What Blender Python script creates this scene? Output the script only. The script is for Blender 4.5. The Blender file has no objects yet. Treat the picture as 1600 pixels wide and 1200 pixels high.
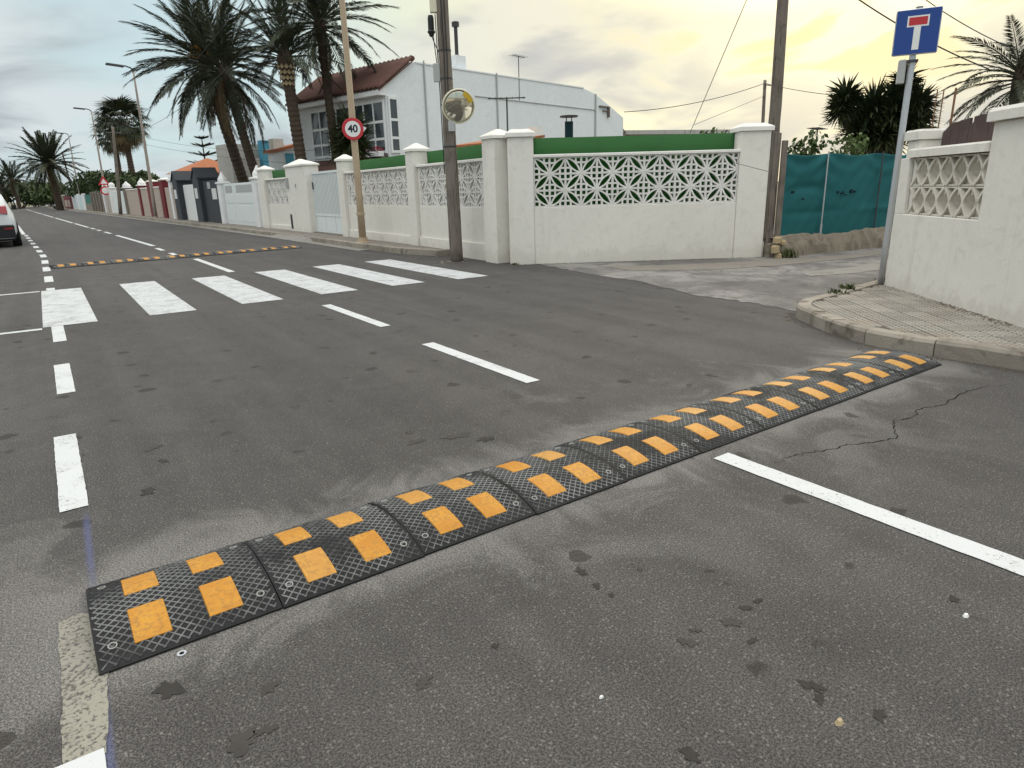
import bpy, bmesh, math, random
from mathutils import Vector, Matrix
R = math.radians
random.seed(11)
sc = bpy.context.scene
col = sc.collection

# ------------------------------------------------------------------ camera
H_CAM = 1.25
PITCH, ROLL, YAW, FPX = R(16.6), R(-1.6), R(-34.5), 1030.0
_f = Vector((0, math.cos(PITCH), -math.sin(PITCH))); _r = Vector((1, 0, 0)); _u = _r.cross(_f)
_R = _r*math.cos(ROLL) + _u*math.sin(ROLL); _U = -_r*math.sin(ROLL) + _u*math.cos(ROLL)
_Z = Matrix.Rotation(YAW, 3, 'Z'); CF, CR, CU = _Z @ _f, _Z @ _R, _Z @ _U
cam = bpy.data.cameras.new('camera'); cam.sensor_width = 36; cam.lens = FPX/1600*36; cam.clip_start = .05; cam.clip_end = 2000
co = bpy.data.objects.new('camera', cam); col.objects.link(co)
m3 = Matrix((CR, CU, -CF)).transposed()
co.matrix_world = Matrix.Translation((0, 0, H_CAM)) @ m3.to_4x4()
sc.camera = co

def at(px, py, D):
    """point at ground distance D seen at photo pixel px,py (survey helper)"""
    d = CF + CR*((px-800)/FPX) - CU*((py-600)/FPX)
    return Vector((0, 0, H_CAM)) + d*(D/math.hypot(d.x, d.y))

# ------------------------------------------------------------------ world
SUN_AZ, SUN_EL = R(59), R(20)          # azimuth from +Y towards +X
sdir = Vector((math.sin(SUN_AZ)*math.cos(SUN_EL), math.cos(SUN_AZ)*math.cos(SUN_EL), math.sin(SUN_EL)))
w = bpy.data.worlds.new('World'); sc.world = w; w.use_nodes = True
nt = w.node_tree; nt.nodes.clear()
def N(tree, t, **kw):
    n = tree.nodes.new(t)
    for k, v in kw.items(): setattr(n, k, v)
    return n
def inp(tree, sock, v):
    if hasattr(v, 'is_output') or isinstance(v, bpy.types.NodeSocket): tree.links.new(v, sock)
    else: sock.default_value = v
def math_(tree, op, a, b=0.0, c=0.0, clamp=False):
    n = N(tree, 'ShaderNodeMath', operation=op, use_clamp=clamp)
    inp(tree, n.inputs[0], a); inp(tree, n.inputs[1], b); inp(tree, n.inputs[2], c); return n.outputs[0]
def sstep(tree, v, lo, hi, tlo=0.0, thi=1.0):
    n = N(tree, 'ShaderNodeMapRange', interpolation_type='SMOOTHSTEP')
    for i, x in enumerate((v, lo, hi, tlo, thi)): inp(tree, n.inputs[i], x)
    return n.outputs[0]
def mixc(tree, f, a, b, mode='MIX'):
    n = N(tree, 'ShaderNodeMix', data_type='RGBA', blend_type=mode)
    inp(tree, n.inputs[0], f)
    for s, v in ((n.inputs[6], a), (n.inputs[7], b)):
        if isinstance(v, tuple): s.default_value = (*v, 1) if len(v) == 3 else v
        else: tree.links.new(v, s)
    return n.outputs[2]
def noise(tree, vec, scale, detail=4.0, rough=.55, dist=0.0, dim='3D'):
    n = N(tree, 'ShaderNodeTexNoise', noise_dimensions=dim); detail = min(detail, 3.0) if dim == '3D' else detail
    tree.links.new(vec, n.inputs['Vector'])
    n.inputs['Scale'].default_value = scale; n.inputs['Detail'].default_value = detail
    n.inputs['Roughness'].default_value = rough; n.inputs['Distortion'].default_value = dist
    return n.outputs['Fac']
tc = N(nt, 'ShaderNodeTexCoord'); D = tc.outputs['Generated']
sep = N(nt, 'ShaderNodeSeparateXYZ'); nt.links.new(D, sep.inputs[0])
sky = N(nt, 'ShaderNodeTexSky', sky_type='NISHITA', sun_disc=False)
sky.sun_elevation = SUN_EL; sky.sun_rotation = SUN_AZ; sky.air_density = 1.0; sky.dust_density = 2.0
skyc = N(nt, 'ShaderNodeVectorMath', operation='SCALE'); nt.links.new(sky.outputs[0], skyc.inputs[0]); skyc.inputs[3].default_value = .12
zz = math_(nt, 'MAXIMUM', sep.outputs[2], 0.0)
den = math_(nt, 'ADD', zz, .22)
cx = math_(nt, 'DIVIDE', sep.outputs[0], den); cy = math_(nt, 'DIVIDE', sep.outputs[1], den)
comb = N(nt, 'ShaderNodeCombineXYZ'); nt.links.new(cx, comb.inputs[0]); nt.links.new(cy, comb.inputs[1])
n1 = noise(nt, comb.outputs[0], .95, 4, .5, .2, '2D')
n2 = noise(nt, comb.outputs[0], 1.9, 5, .5, .3, '2D')
dotn = N(nt, 'ShaderNodeVectorMath', operation='DOT_PRODUCT'); nt.links.new(D, dotn.inputs[0]); dotn.inputs[1].default_value = sdir
glow = sstep(nt, dotn.outputs['Value'], .70, .995)
core = sstep(nt, dotn.outputs['Value'], .93, 1.0)
clear = mixc(nt, glow, (.50, .635, .665), (.83, .78, .46))
clear = mixc(nt, .12, clear, skyc.outputs[0])
lit = mixc(nt, glow, (.58, .635, .65), (.80, .76, .60))
grey = mixc(nt, glow, (.37, .415, .44), (.53, .52, .49))
cloudmix = sstep(nt, n2, .36, .62)
cloud = mixc(nt, cloudmix, grey, lit)
lowband = sstep(nt, sep.outputs[2], .30, .02)
cov = math_(nt, 'ADD', n1, math_(nt, 'MULTIPLY', lowband, .16))
mask = sstep(nt, cov, .44, .66)
mask = math_(nt, 'MULTIPLY', mask, math_(nt, 'SUBTRACT', 1.0, math_(nt, 'MULTIPLY', core, .6)))
skyf = mixc(nt, mask, clear, cloud)
gold = math_(nt, 'MULTIPLY', core, sstep(nt, n2, .50, .62))
skyf = mixc(nt, math_(nt, 'MULTIPLY', gold, .55), skyf, (.86, .64, .20))
over = sstep(nt, sep.outputs[2], .34, .80)                   # upper sky out of view, made neutral to whiten the fill light
skyf = mixc(nt, math_(nt, 'MULTIPLY', over, .9), skyf, (.90,.87,.85))
zen = sstep(nt, sep.outputs[2], .34, .95, 1.0, 2.05)       # same unseen sky brightened overhead to fill walls and road
bg = N(nt, 'ShaderNodeBackground'); nt.links.new(skyf, bg.inputs[0]); nt.links.new(zen, bg.inputs[1])
out = N(nt, 'ShaderNodeOutputWorld'); nt.links.new(bg.outputs[0], out.inputs[0])

sl = bpy.data.lights.new('sun', 'SUN'); sl.energy = .6; sl.angle = R(30); sl.color = (1, .9, .72)
so = bpy.data.objects.new('sun', sl); col.objects.link(so); so.location = (20, 12, 30)
so.rotation_euler = (-sdir).to_track_quat('-Z', 'Y').to_euler()

sc.view_settings.view_transform = 'Standard'; sc.view_settings.look = 'None'
sc.view_settings.gamma = 1; sc.view_settings.exposure = 0.25
try:
    sc.cycles.max_bounces = 5; sc.cycles.diffuse_bounces = 2; sc.cycles.glossy_bounces = 2; sc.cycles.transmission_bounces = 2
except Exception: pass
sc.render.resolution_x, sc.render.resolution_y = 1024, 768

# ------------------------------------------------------------------ helpers
class MB:
    def __init__(s): s.v = []; s.f = []
    def add(s, vs, fs):
        o = len(s.v); s.v += [tuple(v) for v in vs]; s.f += [tuple(i+o for i in f) for f in fs]; return s
    def box(s, x0, x1, y0, y1, z0, z1):
        return s.add([(x0,y0,z0),(x1,y0,z0),(x1,y1,z0),(x0,y1,z0),(x0,y0,z1),(x1,y0,z1),(x1,y1,z1),(x0,y1,z1)],
                     [(0,3,2,1),(4,5,6,7),(0,1,5,4),(1,2,6,5),(2,3,7,6),(3,0,4,7)])
    def bbox(s, x0, x1, y0, y1, z0, z1, b=.01):
        """box with chamfered vertical and top edges"""
        ring = lambda i: [(x0+i+b,y0+i),(x1-i-b,y0+i),(x1-i,y0+i+b),(x1-i,y1-i-b),(x1-i-b,y1-i),(x0+i+b,y1-i),(x0+i,y1-i-b),(x0+i,y0+i+b)]
        vs = [(x,y,z0) for x,y in ring(0)]+[(x,y,z1-b) for x,y in ring(0)]+[(x,y,z1) for x,y in ring(b*.7)]
        fs = [tuple(range(7,-1,-1)), tuple(range(16,24))]
        for k in (0,8):
            fs += [(k+i, k+(i+1)%8, k+8+(i+1)%8, k+8+i) for i in range(8)]
        return s.add(vs, fs)
    def tube(s, p0, p1, r0, r1=None, n=8, caps=True):
        p0, p1 = Vector(p0), Vector(p1); r1 = r0 if r1 is None else r1
        d = (p1-p0); d = d.normalized() if d.length > 0 else Vector((0,0,1))
        a = d.orthogonal().normalized(); b = d.cross(a)
        vs = []
        for p, r in ((p0,r0),(p1,r1)):
            vs += [p+(a*math.cos(2*math.pi*i/n)+b*math.sin(2*math.pi*i/n))*r for i in range(n)]
        fs = [(i,(i+1)%n,n+(i+1)%n,n+i) for i in range(n)]
        if caps: fs += [tuple(range(n-1,-1,-1)), tuple(range(n,2*n))]
        return s.add(vs, fs)
    def path(s, pts, rad, n=6):
        pts = [Vector(p) for p in pts]; L = len(pts)
        rr = rad if isinstance(rad, (list, tuple)) else [rad]*L
        d0 = (pts[1]-pts[0]).normalized(); a = d0.orthogonal().normalized(); vs = []
        for i, p in enumerate(pts):
            d = (pts[min(i+1,L-1)]-pts[max(i-1,0)]).normalized()
            a = (a-d*a.dot(d)).normalized(); b = d.cross(a)
            vs += [p+(a*math.cos(2*math.pi*k/n)+b*math.sin(2*math.pi*k/n))*rr[i] for k in range(n)]
        fs = [(i*n+k, i*n+(k+1)%n, (i+1)*n+(k+1)%n, (i+1)*n+k) for i in range(L-1) for k in range(n)]
        fs += [tuple(range(n-1,-1,-1)), tuple(range((L-1)*n, L*n))]
        return s.add(vs, fs)
    def prism(s, poly, z0, z1):
        n = len(poly)
        return s.add([(x,y,z0) for x,y in poly]+[(x,y,z1) for x,y in poly],
                     [tuple(range(n-1,-1,-1)), tuple(range(n,2*n))]+[(i,(i+1)%n,n+(i+1)%n,n+i) for i in range(n)])
    def prism_y(s, poly, y0, y1):
        """poly in x,z extruded along y"""
        n = len(poly)
        return s.add([(x,y0,z) for x,z in poly]+[(x,y1,z) for x,z in poly],
                     [tuple(range(n)), tuple(range(2*n-1,n-1,-1))]+[(i,n+i,n+(i+1)%n,(i+1)%n) for i in range(n)])
    def prism_x(s, poly, x0, x1):
        n = len(poly)
        return s.add([(x0,y,z) for y,z in poly]+[(x1,y,z) for y,z in poly],
                     [tuple(range(n-1,-1,-1)), tuple(range(n,2*n))]+[(i,(i+1)%n,n+(i+1)%n,n+i) for i in range(n)])
    def lathe(s, prof, c=(0,0,0), n=16):
        vs = []
        for r, z in prof: vs += [(c[0]+r*math.cos(2*math.pi*i/n), c[1]+r*math.sin(2*math.pi*i/n), c[2]+z) for i in range(n)]
        fs = [(j*n+i, j*n+(i+1)%n, (j+1)*n+(i+1)%n, (j+1)*n+i) for j in range(len(prof)-1) for i in range(n)]
        fs += [tuple(range(n-1,-1,-1)), tuple(range((len(prof)-1)*n, len(prof)*n))]
        return s.add(vs, fs)
    def sheet(s, poly, z):
        return s.add([(x,y,z) for x,y in poly], [tuple(range(len(poly)))])
    def ribbon(s, pts, wd, y0, y1):
        """rib of width wd following pts (x,z), from depth y0 to y1"""
        L = []; 
        for i,(x,z) in enumerate(pts):
            a = pts[max(i-1,0)]; b = pts[min(i+1,len(pts)-1)]
            dx, dz = b[0]-a[0], b[1]-a[1]; l = math.hypot(dx,dz) or 1
            L.append((x-dz/l*wd/2, z+dx/l*wd/2, x+dz/l*wd/2, z-dx/l*wd/2))
        vs = []
        for a in L: vs += [(a[0],y0,a[1]),(a[2],y0,a[3]),(a[2],y1,a[3]),(a[0],y1,a[1])]
        fs = []
        for i in range(len(L)-1):
            o = i*4; fs += [(o,o+1,o+5,o+4),(o+1,o+2,o+6,o+5),(o+2,o+3,o+7,o+6),(o+3,o,o+4,o+7)]
        fs += [(0,3,2,1), tuple(len(L)*4-4+k for k in (0,1,2,3))]
        return s.add(vs, fs)
    def mesh(s, name, m=None, smooth=False):
        me = bpy.data.meshes.new(name); me.from_pydata(s.v, [], s.f); me.update()
        if m: me.materials.append(m)
        if smooth: me.polygons.foreach_set('use_smooth', [True]*len(me.polygons))
        return me
    def build(s, name, m, parent=None, smooth=False, loc=None, rot=None):
        return obj(name, s.mesh(name, m, smooth), parent, loc, rot)
def obj(name, me, parent=None, loc=None, rot=None):
    o = bpy.data.objects.new(name, me); col.objects.link(o); o.parent = parent
    if loc is not None: o.location = loc
    if rot is not None: o.rotation_euler = rot
    return o
def tag(o, label=None, cat=None, group=None, kind=None):
    if label: o['label'] = label
    if cat: o['category'] = cat
    if group: o['group'] = group
    if kind: o['kind'] = kind
    return o
def thing(name, label, cat, loc=(0,0,0), rz=0, group=None):
    o = bpy.data.objects.new(name, None); col.objects.link(o); o.empty_display_size = .2
    o.location = loc; o.rotation_euler = (0,0,rz); return tag(o, label, cat, group)
def struct(name, label=None, loc=(0,0,0)):
    o = bpy.data.objects.new(name, None); col.objects.link(o); o.location = loc
    return tag(o, label, kind='structure')
def copy_tree(o, parent=None):
    c = o.copy(); col.objects.link(c); c.parent = parent
    for ch in o.children: copy_tree(ch, c)
    return c
def shade_auto(me):
    me.polygons.foreach_set('use_smooth', [True]*len(me.polygons))
    try: me.set_sharp_from_angle(angle=R(35))
    except Exception: pass

# ------------------------------------------------------------------ materials
def newmat(name):
    m = bpy.data.materials.new(name); m.use_nodes = True; t = m.node_tree; t.nodes.clear()
    b = N(t, 'ShaderNodeBsdfPrincipled'); o = N(t, 'ShaderNodeOutputMaterial'); t.links.new(b.outputs[0], o.inputs[0])
    g = N(t, 'ShaderNodeNewGeometry')
    return m, t, b, g.outputs['Position']
def setbump(t, b, h, strength=.3, dist=.01):
    n = N(t, 'ShaderNodeBump'); n.inputs['Strength'].default_value = strength; n.inputs['Distance'].default_value = dist
    t.links.new(h, n.inputs['Height']); t.links.new(n.outputs[0], b.inputs['Normal'])
def mat(name, c, rough=.7, var=.12, scale=3.0, fine=40.0, bump=.15, bd=.004, metal=0.0, spec=.3, dirt=None, dirtamt=.5, dscale=2.0, obj_rand=0.0):
    m, t, b, P = newmat(name)
    a = noise(t, P, scale, 5, .6); f = noise(t, P, fine, 4, .6)
    lo = tuple(x*(1-var) for x in c); hi = tuple(min(1, x*(1+var)) for x in c)
    cc = mixc(t, math_(t, 'ADD', math_(t, 'MULTIPLY', a, .65), math_(t, 'MULTIPLY', f, .35)), lo, hi)
    if dirt:
        d = noise(t, P, dscale, 6, .65, .8)
        cc = mixc(t, math_(t, 'MULTIPLY', sstep(t, d, .50, .74), dirtamt), cc, dirt)
    if obj_rand:
        oi = N(t, 'ShaderNodeObjectInfo')
        v = sstep(t, oi.outputs['Random'], 0, 1, 1-obj_rand, 1+obj_rand)
        h = N(t, 'ShaderNodeHueSaturation'); t.links.new(v, h.inputs['Value']); t.links.new(cc, h.inputs['Color']); cc = h.outputs[0]
    t.links.new(cc, b.inputs['Base Color'])
    b.inputs['Roughness'].default_value = rough; b.inputs['Metallic'].default_value = metal
    b.inputs['Specular IOR Level'].default_value = spec
    if bump: setbump(t, b, f, bump, bd)
    return m
M = {}
def plaster(name, c, stain=(.36,.33,.27), amt=.45):
    """whitewashed render: trowel relief, rain streaks, splash stains with ragged outline near the foot"""
    m, t, b, P = newmat(name)
    sp = N(t, 'ShaderNodeSeparateXYZ'); t.links.new(P, sp.inputs[0])
    big = noise(t, P, 1.3, 6, .6); mid = noise(t, P, 9, 5, .6, .5); fine = noise(t, P, 60, 4, .6)
    cc = mixc(t, big, tuple(x*.93 for x in c), tuple(min(1,x*1.05) for x in c))
    cc = mixc(t, math_(t,'MULTIPLY', sstep(t, mid, .50, .72), .30), cc, tuple(x*k_ for x,k_ in zip(c,(.74,.73,.71))))
    pt_ = noise(t, P, 2.3, 3, .6, 1.2)
    cc = mixc(t, math_(t,'MULTIPLY', sstep(t, pt_, .54, .70), .26), cc, tuple(x*k_ for x,k_ in zip(c,(.80,.80,.80))))
    mp = N(t, 'ShaderNodeMapping'); mp.inputs['Scale'].default_value = (5, 5, .35); t.links.new(P, mp.inputs[0])
    st = noise(t, mp.outputs[0], 1.2, 5, .6)
    cc = mixc(t, math_(t,'MULTIPLY', sstep(t, st, .54, .76), amt*.75), cc, stain)
    edge = math_(t, 'SUBTRACT', sp.outputs[2], math_(t, 'MULTIPLY', noise(t, P, 3.5, 6, .7, 1.0), .55))
    cc = mixc(t, math_(t,'MULTIPLY', sstep(t, edge, -.02, -.16), amt), cc, stain)
    t.links.new(cc, b.inputs['Base Color']); b.inputs['Roughness'].default_value = .85; b.inputs['Specular IOR Level'].default_value = .2
    setbump(t, b, math_(t,'ADD', math_(t,'MULTIPLY',mid,.6), math_(t,'MULTIPLY',fine,.35)), .55, .012)
    return m
M['plaster'] = plaster('plaster_white', (.80,.77,.70), stain=(.58,.53,.45), amt=.30)
M['plaster_right'] = plaster('plaster_cream', (.80,.77,.70), stain=(.56,.51,.44), amt=.34)
M['cap'] = mat('cap_paint', (.82,.80,.74), .8, .06, 2, 50, .2, dirt=(.5,.48,.42), dirtamt=.35)
M['block'] = mat('block_white', (.80,.78,.73), .8, .06, 4, 60, .2, dirt=(.55,.52,.46), dirtamt=.3, obj_rand=.04)
M['block_cream'] = mat('block_cream', (.68,.64,.55), .85, .1, 5, 60, .3, dirt=(.42,.38,.31), dirtamt=.5, dscale=6, obj_rand=.06)
M['housewall'] = plaster('house_whitewash', (.80,.83,.84), stain=(.58,.59,.57), amt=.22)
M['white'] = mat('white_paint', (.80,.80,.79), .5, .05, 2, 30, .05)
M['gatewhite'] = mat('gate_white_metal', (.74,.79,.78), .45, .05, 2, 30, .05, spec=.5)
def woodmat(name, c, dark):
    m, t, b, P = newmat(name)
    mp = N(t, 'ShaderNodeMapping'); mp.inputs['Scale'].default_value = (1, 1, .045); t.links.new(P, mp.inputs[0])
    g = noise(t, mp.outputs[0], 55, 3, .65, .4); bl = noise(t, P, 2.6, 3, .6, .5)
    mp2 = N(t, 'ShaderNodeMapping'); mp2.inputs['Scale'].default_value = (1, 1, .03); t.links.new(P, mp2.inputs[0])
    ck = noise(t, mp2.outputs[0], 38, 2, .5, .2)
    cc = mixc(t, g, tuple(x*.62 for x in c), tuple(x*1.35 for x in c))
    cc = mixc(t, math_(t,'MULTIPLY', sstep(t, bl, .48, .68), .55), cc, dark)
    cc = mixc(t, math_(t,'MULTIPLY', sstep(t, ck, .60, .66), .8), cc, tuple(x*.35 for x in dark))
    t.links.new(cc, b.inputs['Base Color']); b.inputs['Roughness'].default_value = .9; b.inputs['Specular IOR Level'].default_value = .15
    setbump(t, b, g, .6, .01); return m
M['greywood'] = woodmat('weathered_wood', (.20,.172,.145), (.10,.085,.07))
M['lampgrey'] = mat('lamp_pole_grey', (.34,.30,.26), .6, .1, 5, 30, .05)
M['brownfence'] = mat('brown_panel', (.075,.05,.045), .75, .25, 4, 60, .3, dirt=(.12,.09,.08), dirtamt=.4, dscale=8)
M['beige'] = mat('pole_beige', (.46,.36,.25), .55, .1, 5, 30, .1, dirt=(.30,.20,.12), dirtamt=.4)
M['galv'] = mat('galvanised', (.50,.52,.54), .42, .12, 8, 60, .08, metal=.55, spec=.5)
M['darkmetal'] = mat('dark_metal', (.05,.05,.055), .5, .2, 5, 40, .1, spec=.4)
M['black'] = mat('black_plastic', (.018,.018,.02), .45, .2, 5, 40, .1)
M['greyplastic'] = mat('grey_plastic', (.42,.43,.42), .5, .06, 5, 40, .05)
M['cable'] = mat('cable', (.03,.03,.032), .6, .1, 5, 40, 0)
M['kerb'] = mat('kerb_concrete', (.30,.27,.225), .9, .3, 5, 60, .6, .008, dirt=(.11,.09,.068), dirtamt=.85, dscale=4.5, obj_rand=.12)
M['tile'] = mat('pavement_tile', (.36,.335,.29), .85, .15, 3, 80, .35, dirt=(.33,.24,.17), dirtamt=.5, dscale=2.2, obj_rand=.13)
M['mortar'] = mat('pavement_joint', (.10,.09,.075), .95, .2, 4, 60, .4)
M['footway'] = mat('footway_concrete', (.22,.20,.17), .9, .2, 2, 60, .4, dirt=(.11,.10,.085), dirtamt=.6)
M['stone'] = mat('rubble_stone', (.27,.235,.185), .95, .35, 5, 40, .8, .02, dirt=(.10,.085,.065), dirtamt=.6, dscale=6)
M['stone_light'] = mat('ochre_stone', (.42,.33,.20), .9, .2, 8, 40, .6, .015)
M['green'] = None
M['glass'] = mat('window_glass', (.035,.045,.05), .06, .1, 1, 20, 0, spec=.8)
M['red'] = mat('sign_red', (.52,.025,.035), .4, .05, 5, 30, 0, spec=.5)
M['blue'] = mat('sign_blue', (.010,.055,.27), .4, .08, 5, 30, 0, spec=.5)
M['signwhite'] = mat('sign_white', (.80,.80,.78), .4, .04, 5, 30, 0, spec=.5)
M['signblack'] = mat('sign_black', (.015,.018,.03), .5, .05, 5, 30, 0)
M['rooftile'] = mat('roof_tile_dark', (.115,.055,.042), .85, .4, 3, 25, .4, .01, dirt=(.07,.05,.04), dirtamt=.6, dscale=3)
M['rooforange'] = mat('roof_tile_orange', (.40,.15,.07), .85, .3, 2, 20, .4, .01, dirt=(.22,.10,.06), dirtamt=.5)
M['dirt'] = mat('dry_ground', (.19,.165,.12), 1, .25, .6, 20, .4, .02, dirt=(.09,.10,.05), dirtamt=.6, dscale=.5)
M['crack'] = mat('crack_shadow', (.012,.011,.010), 1, .1, 5, 30, 0, spec=0)
M['trunk'] = mat('palm_trunk', (.085,.062,.045), .95, .4, 8, 50, .8, .03)
M['bark'] = mat('bark', (.10,.075,.05), .95, .3, 8, 40, .6, .02)
M['orangefruit'] = mat('date_stalk', (.35,.17,.03), .8, .2, 5, 30, 0)

def leafmat(name, a, b_, rough=.55):
    m, t, b, P = newmat(name)
    n = noise(t, P, 1.6, 4, .6); f = noise(t, P, 14, 3, .6); oi = N(t, 'ShaderNodeObjectInfo')
    fac = math_(t, 'ADD', math_(t,'MULTIPLY',n,.5), math_(t,'ADD', math_(t,'MULTIPLY',f,.3), math_(t,'MULTIPLY',oi.outputs['Random'],.2)))
    t.links.new(mixc(t, sstep(t, fac, .3, .7), a, b_), b.inputs['Base Color'])
    b.inputs['Roughness'].default_value = rough; b.inputs['Specular IOR Level'].default_value = .3
    return m
M['palm'] = leafmat('palm_leaf', (.022,.031,.016), (.058,.068,.034))
M['palmdry'] = leafmat('palm_leaf_dry', (.10,.07,.035), (.16,.12,.06))
M['yucca'] = leafmat('yucca_leaf', (.022,.034,.015), (.065,.08,.03))
M['bush'] = leafmat('bush_leaf', (.028,.048,.016), (.075,.105,.035))
M['vine'] = leafmat('vine_leaf', (.05,.085,.022), (.12,.16,.05))
M['pine'] = leafmat('pine_leaf', (.018,.035,.022), (.035,.055,.035))
M['weed'] = leafmat('weed_leaf', (.045,.07,.02), (.11,.12,.05))

def asphalt():
    m, t, b, P = newmat('asphalt')
    sp = N(t, 'ShaderNodeSeparateXYZ'); t.links.new(P, sp.inputs[0]); X, Y = sp.outputs[0], sp.outputs[1]
    big = noise(t, P, .45, 3, .6, .4, dim='2D'); mid = noise(t, P, 3.0, 3, .65, .6, dim='2D'); fine = math_(t,'ADD', math_(t,'MULTIPLY', noise(t, P, 150, 1, .6, dim='2D'), .45), math_(t,'MULTIPLY', noise(t, P, 320, 1, .6, dim='2D'), .5))
    vo = N(t, 'ShaderNodeTexVoronoi', voronoi_dimensions='2D'); vo.inputs['Scale'].default_value = 95; t.links.new(P, vo.inputs['Vector'])
    cc = mixc(t, big, (.066,.0625,.0595), (.099,.0935,.089))
    cc = mixc(t, math_(t,'MULTIPLY', sstep(t, mid, .35, .7), .35), cc, (.052,.049,.047))
    agg = sstep(t, fine, .36, .64, .48, 1.62)
    h = N(t, 'ShaderNodeHueSaturation'); t.links.new(cc, h.inputs['Color']); t.links.new(agg, h.inputs['Value']); cc = h.outputs[0]
    mpS = N(t,'ShaderNodeMapping'); mpS.inputs['Scale'].default_value = (2.6,.16,1); t.links.new(P, mpS.inputs[0])
    stk = noise(t, mpS.outputs[0], 1.0, 3, .6, .3, dim='2D')
    h2 = N(t, 'ShaderNodeHueSaturation'); t.links.new(cc, h2.inputs['Color']); t.links.new(sstep(t, stk, .32, .68, .91, 1.09), h2.inputs['Value']); cc = h2.outputs[0]
    # pale stones in the aggregate
    cs = N(t, 'ShaderNodeSeparateColor'); t.links.new(vo.outputs['Color'], cs.inputs[0])
    speck = math_(t, 'MULTIPLY', sstep(t, cs.outputs[0], .88, .93), sstep(t, vo.outputs['Distance'], .45, .2))
    cc = mixc(t, math_(t,'MULTIPLY',speck,.34), cc, (.30,.28,.25))
    # drilling dust and grout haze along the speed bump
    d1 = math_(t,'ABSOLUTE', math_(t,'SUBTRACT', Y, 2.15))
    dn = noise(t, P, 2.2, 4, .7, .8, dim='2D')
    dist = math_(t,'ADD', d1, math_(t,'MULTIPLY', math_(t,'SUBTRACT', dn, .5), -.9))
    xin = math_(t,'MULTIPLY', sstep(t, X, -.7, -.1), sstep(t, X, 5.3, 4.8))
    dust = math_(t,'MULTIPLY', sstep(t, dist, .56, .16), xin)
    dn2 = noise(t, P, 1.1, 4, .65, .6, dim='2D')
    band = math_(t,'MULTIPLY', sstep(t, dn2, .55, .70), sstep(t, math_(t,'ABSOLUTE', math_(t,'SUBTRACT', Y, 2.3)), 1.6, .3))
    dust = math_(t,'MAXIMUM', math_(t,'MULTIPLY',dust,.56), math_(t,'MULTIPLY', band, .35))
    dust = math_(t,'MULTIPLY', dust, sstep(t, fine, .40, .60, .30, 1.05))
    cc = mixc(t, dust, cc, (.34,.33,.305))
    # oil spots
    sv = N(t, 'ShaderNodeTexVoronoi', voronoi_dimensions='2D'); sv.inputs['Scale'].default_value = 4.2
    wn = N(t,'ShaderNodeTexNoise', noise_dimensions='2D'); wn.inputs['Scale'].default_value = 9; t.links.new(P, wn.inputs['Vector'])
    vm = N(t,'ShaderNodeVectorMath', operation='MULTIPLY_ADD'); t.links.new(wn.outputs['Color'], vm.inputs[0]); vm.inputs[1].default_value=(.10,.10,0); t.links.new(P, vm.inputs[2])
    t.links.new(vm.outputs[0], sv.inputs['Vector'])
    ss = N(t, 'ShaderNodeSeparateColor'); t.links.new(sv.outputs['Color'], ss.inputs[0])
    rad = sstep(t, ss.outputs[1], 0, 1, .02, .21)
    spot = math_(t,'MULTIPLY', sstep(t, math_(t,'SUBTRACT', sv.outputs['Distance'], rad), .02, -.03), sstep(t, ss.outputs[0], .58, .66))
    cc = mixc(t, math_(t,'MULTIPLY', math_(t,'MULTIPLY',spot,sstep(t, dn2, .44,.54)), .72), cc, (.026,.023,.020))
    # blue chalk line snapped for setting out the bump
    xl = math_(t,'ABSOLUTE', math_(t,'SUBTRACT', X, math_(t,'MULTIPLY_ADD', math_(t,'SUBTRACT', Y, 1.5), .022, -.098)))
    ch = math_(t,'MULTIPLY', sstep(t, xl, .020, .002), math_(t,'MULTIPLY', sstep(t, Y, 3.15, 2.9), sstep(t, Y, .3, .6)))
    ch = math_(t,'MULTIPLY', ch, math_(t,'MULTIPLY', sstep(t, mid, .3, .6, .35, .9), sstep(t, fine, .42, .58, .35, .85)))
    cc = mixc(t, ch, cc, (.11,.13,.26))
    t.links.new(cc, b.inputs['Base Color'])
    b.inputs['Roughness'].default_value = .82; b.inputs['Specular IOR Level'].default_value = .28
    setbump(t, b, fine, .55, .006)
    return m
M['asphalt'] = asphalt()
def alleymat():
    m, t, b, P = newmat('alley_concrete')
    big = noise(t, P, .8, 6, .65, .8); mid = noise(t, P, 3.5, 6, .65, .8); fine = noise(t, P, 60, 3, .7)
    cc = mixc(t, sstep(t, big, .4, .62), (.15,.144,.135), (.265,.253,.235))
    cc = mixc(t, math_(t,'MULTIPLY', sstep(t, mid, .52, .66), .6), cc, (.095,.09,.082))
    h = N(t, 'ShaderNodeHueSaturation'); t.links.new(cc, h.inputs['Color']); t.links.new(sstep(t, fine, .3, .7, .75, 1.25), h.inputs['Value'])
    t.links.new(h.outputs[0], b.inputs['Base Color']); b.inputs['Roughness'].default_value = .9; b.inputs['Specular IOR Level'].default_value = .2
    setbump(t, b, math_(t,'ADD',fine,mid), .5, .01); return m
M['alley'] = alleymat()
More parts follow.
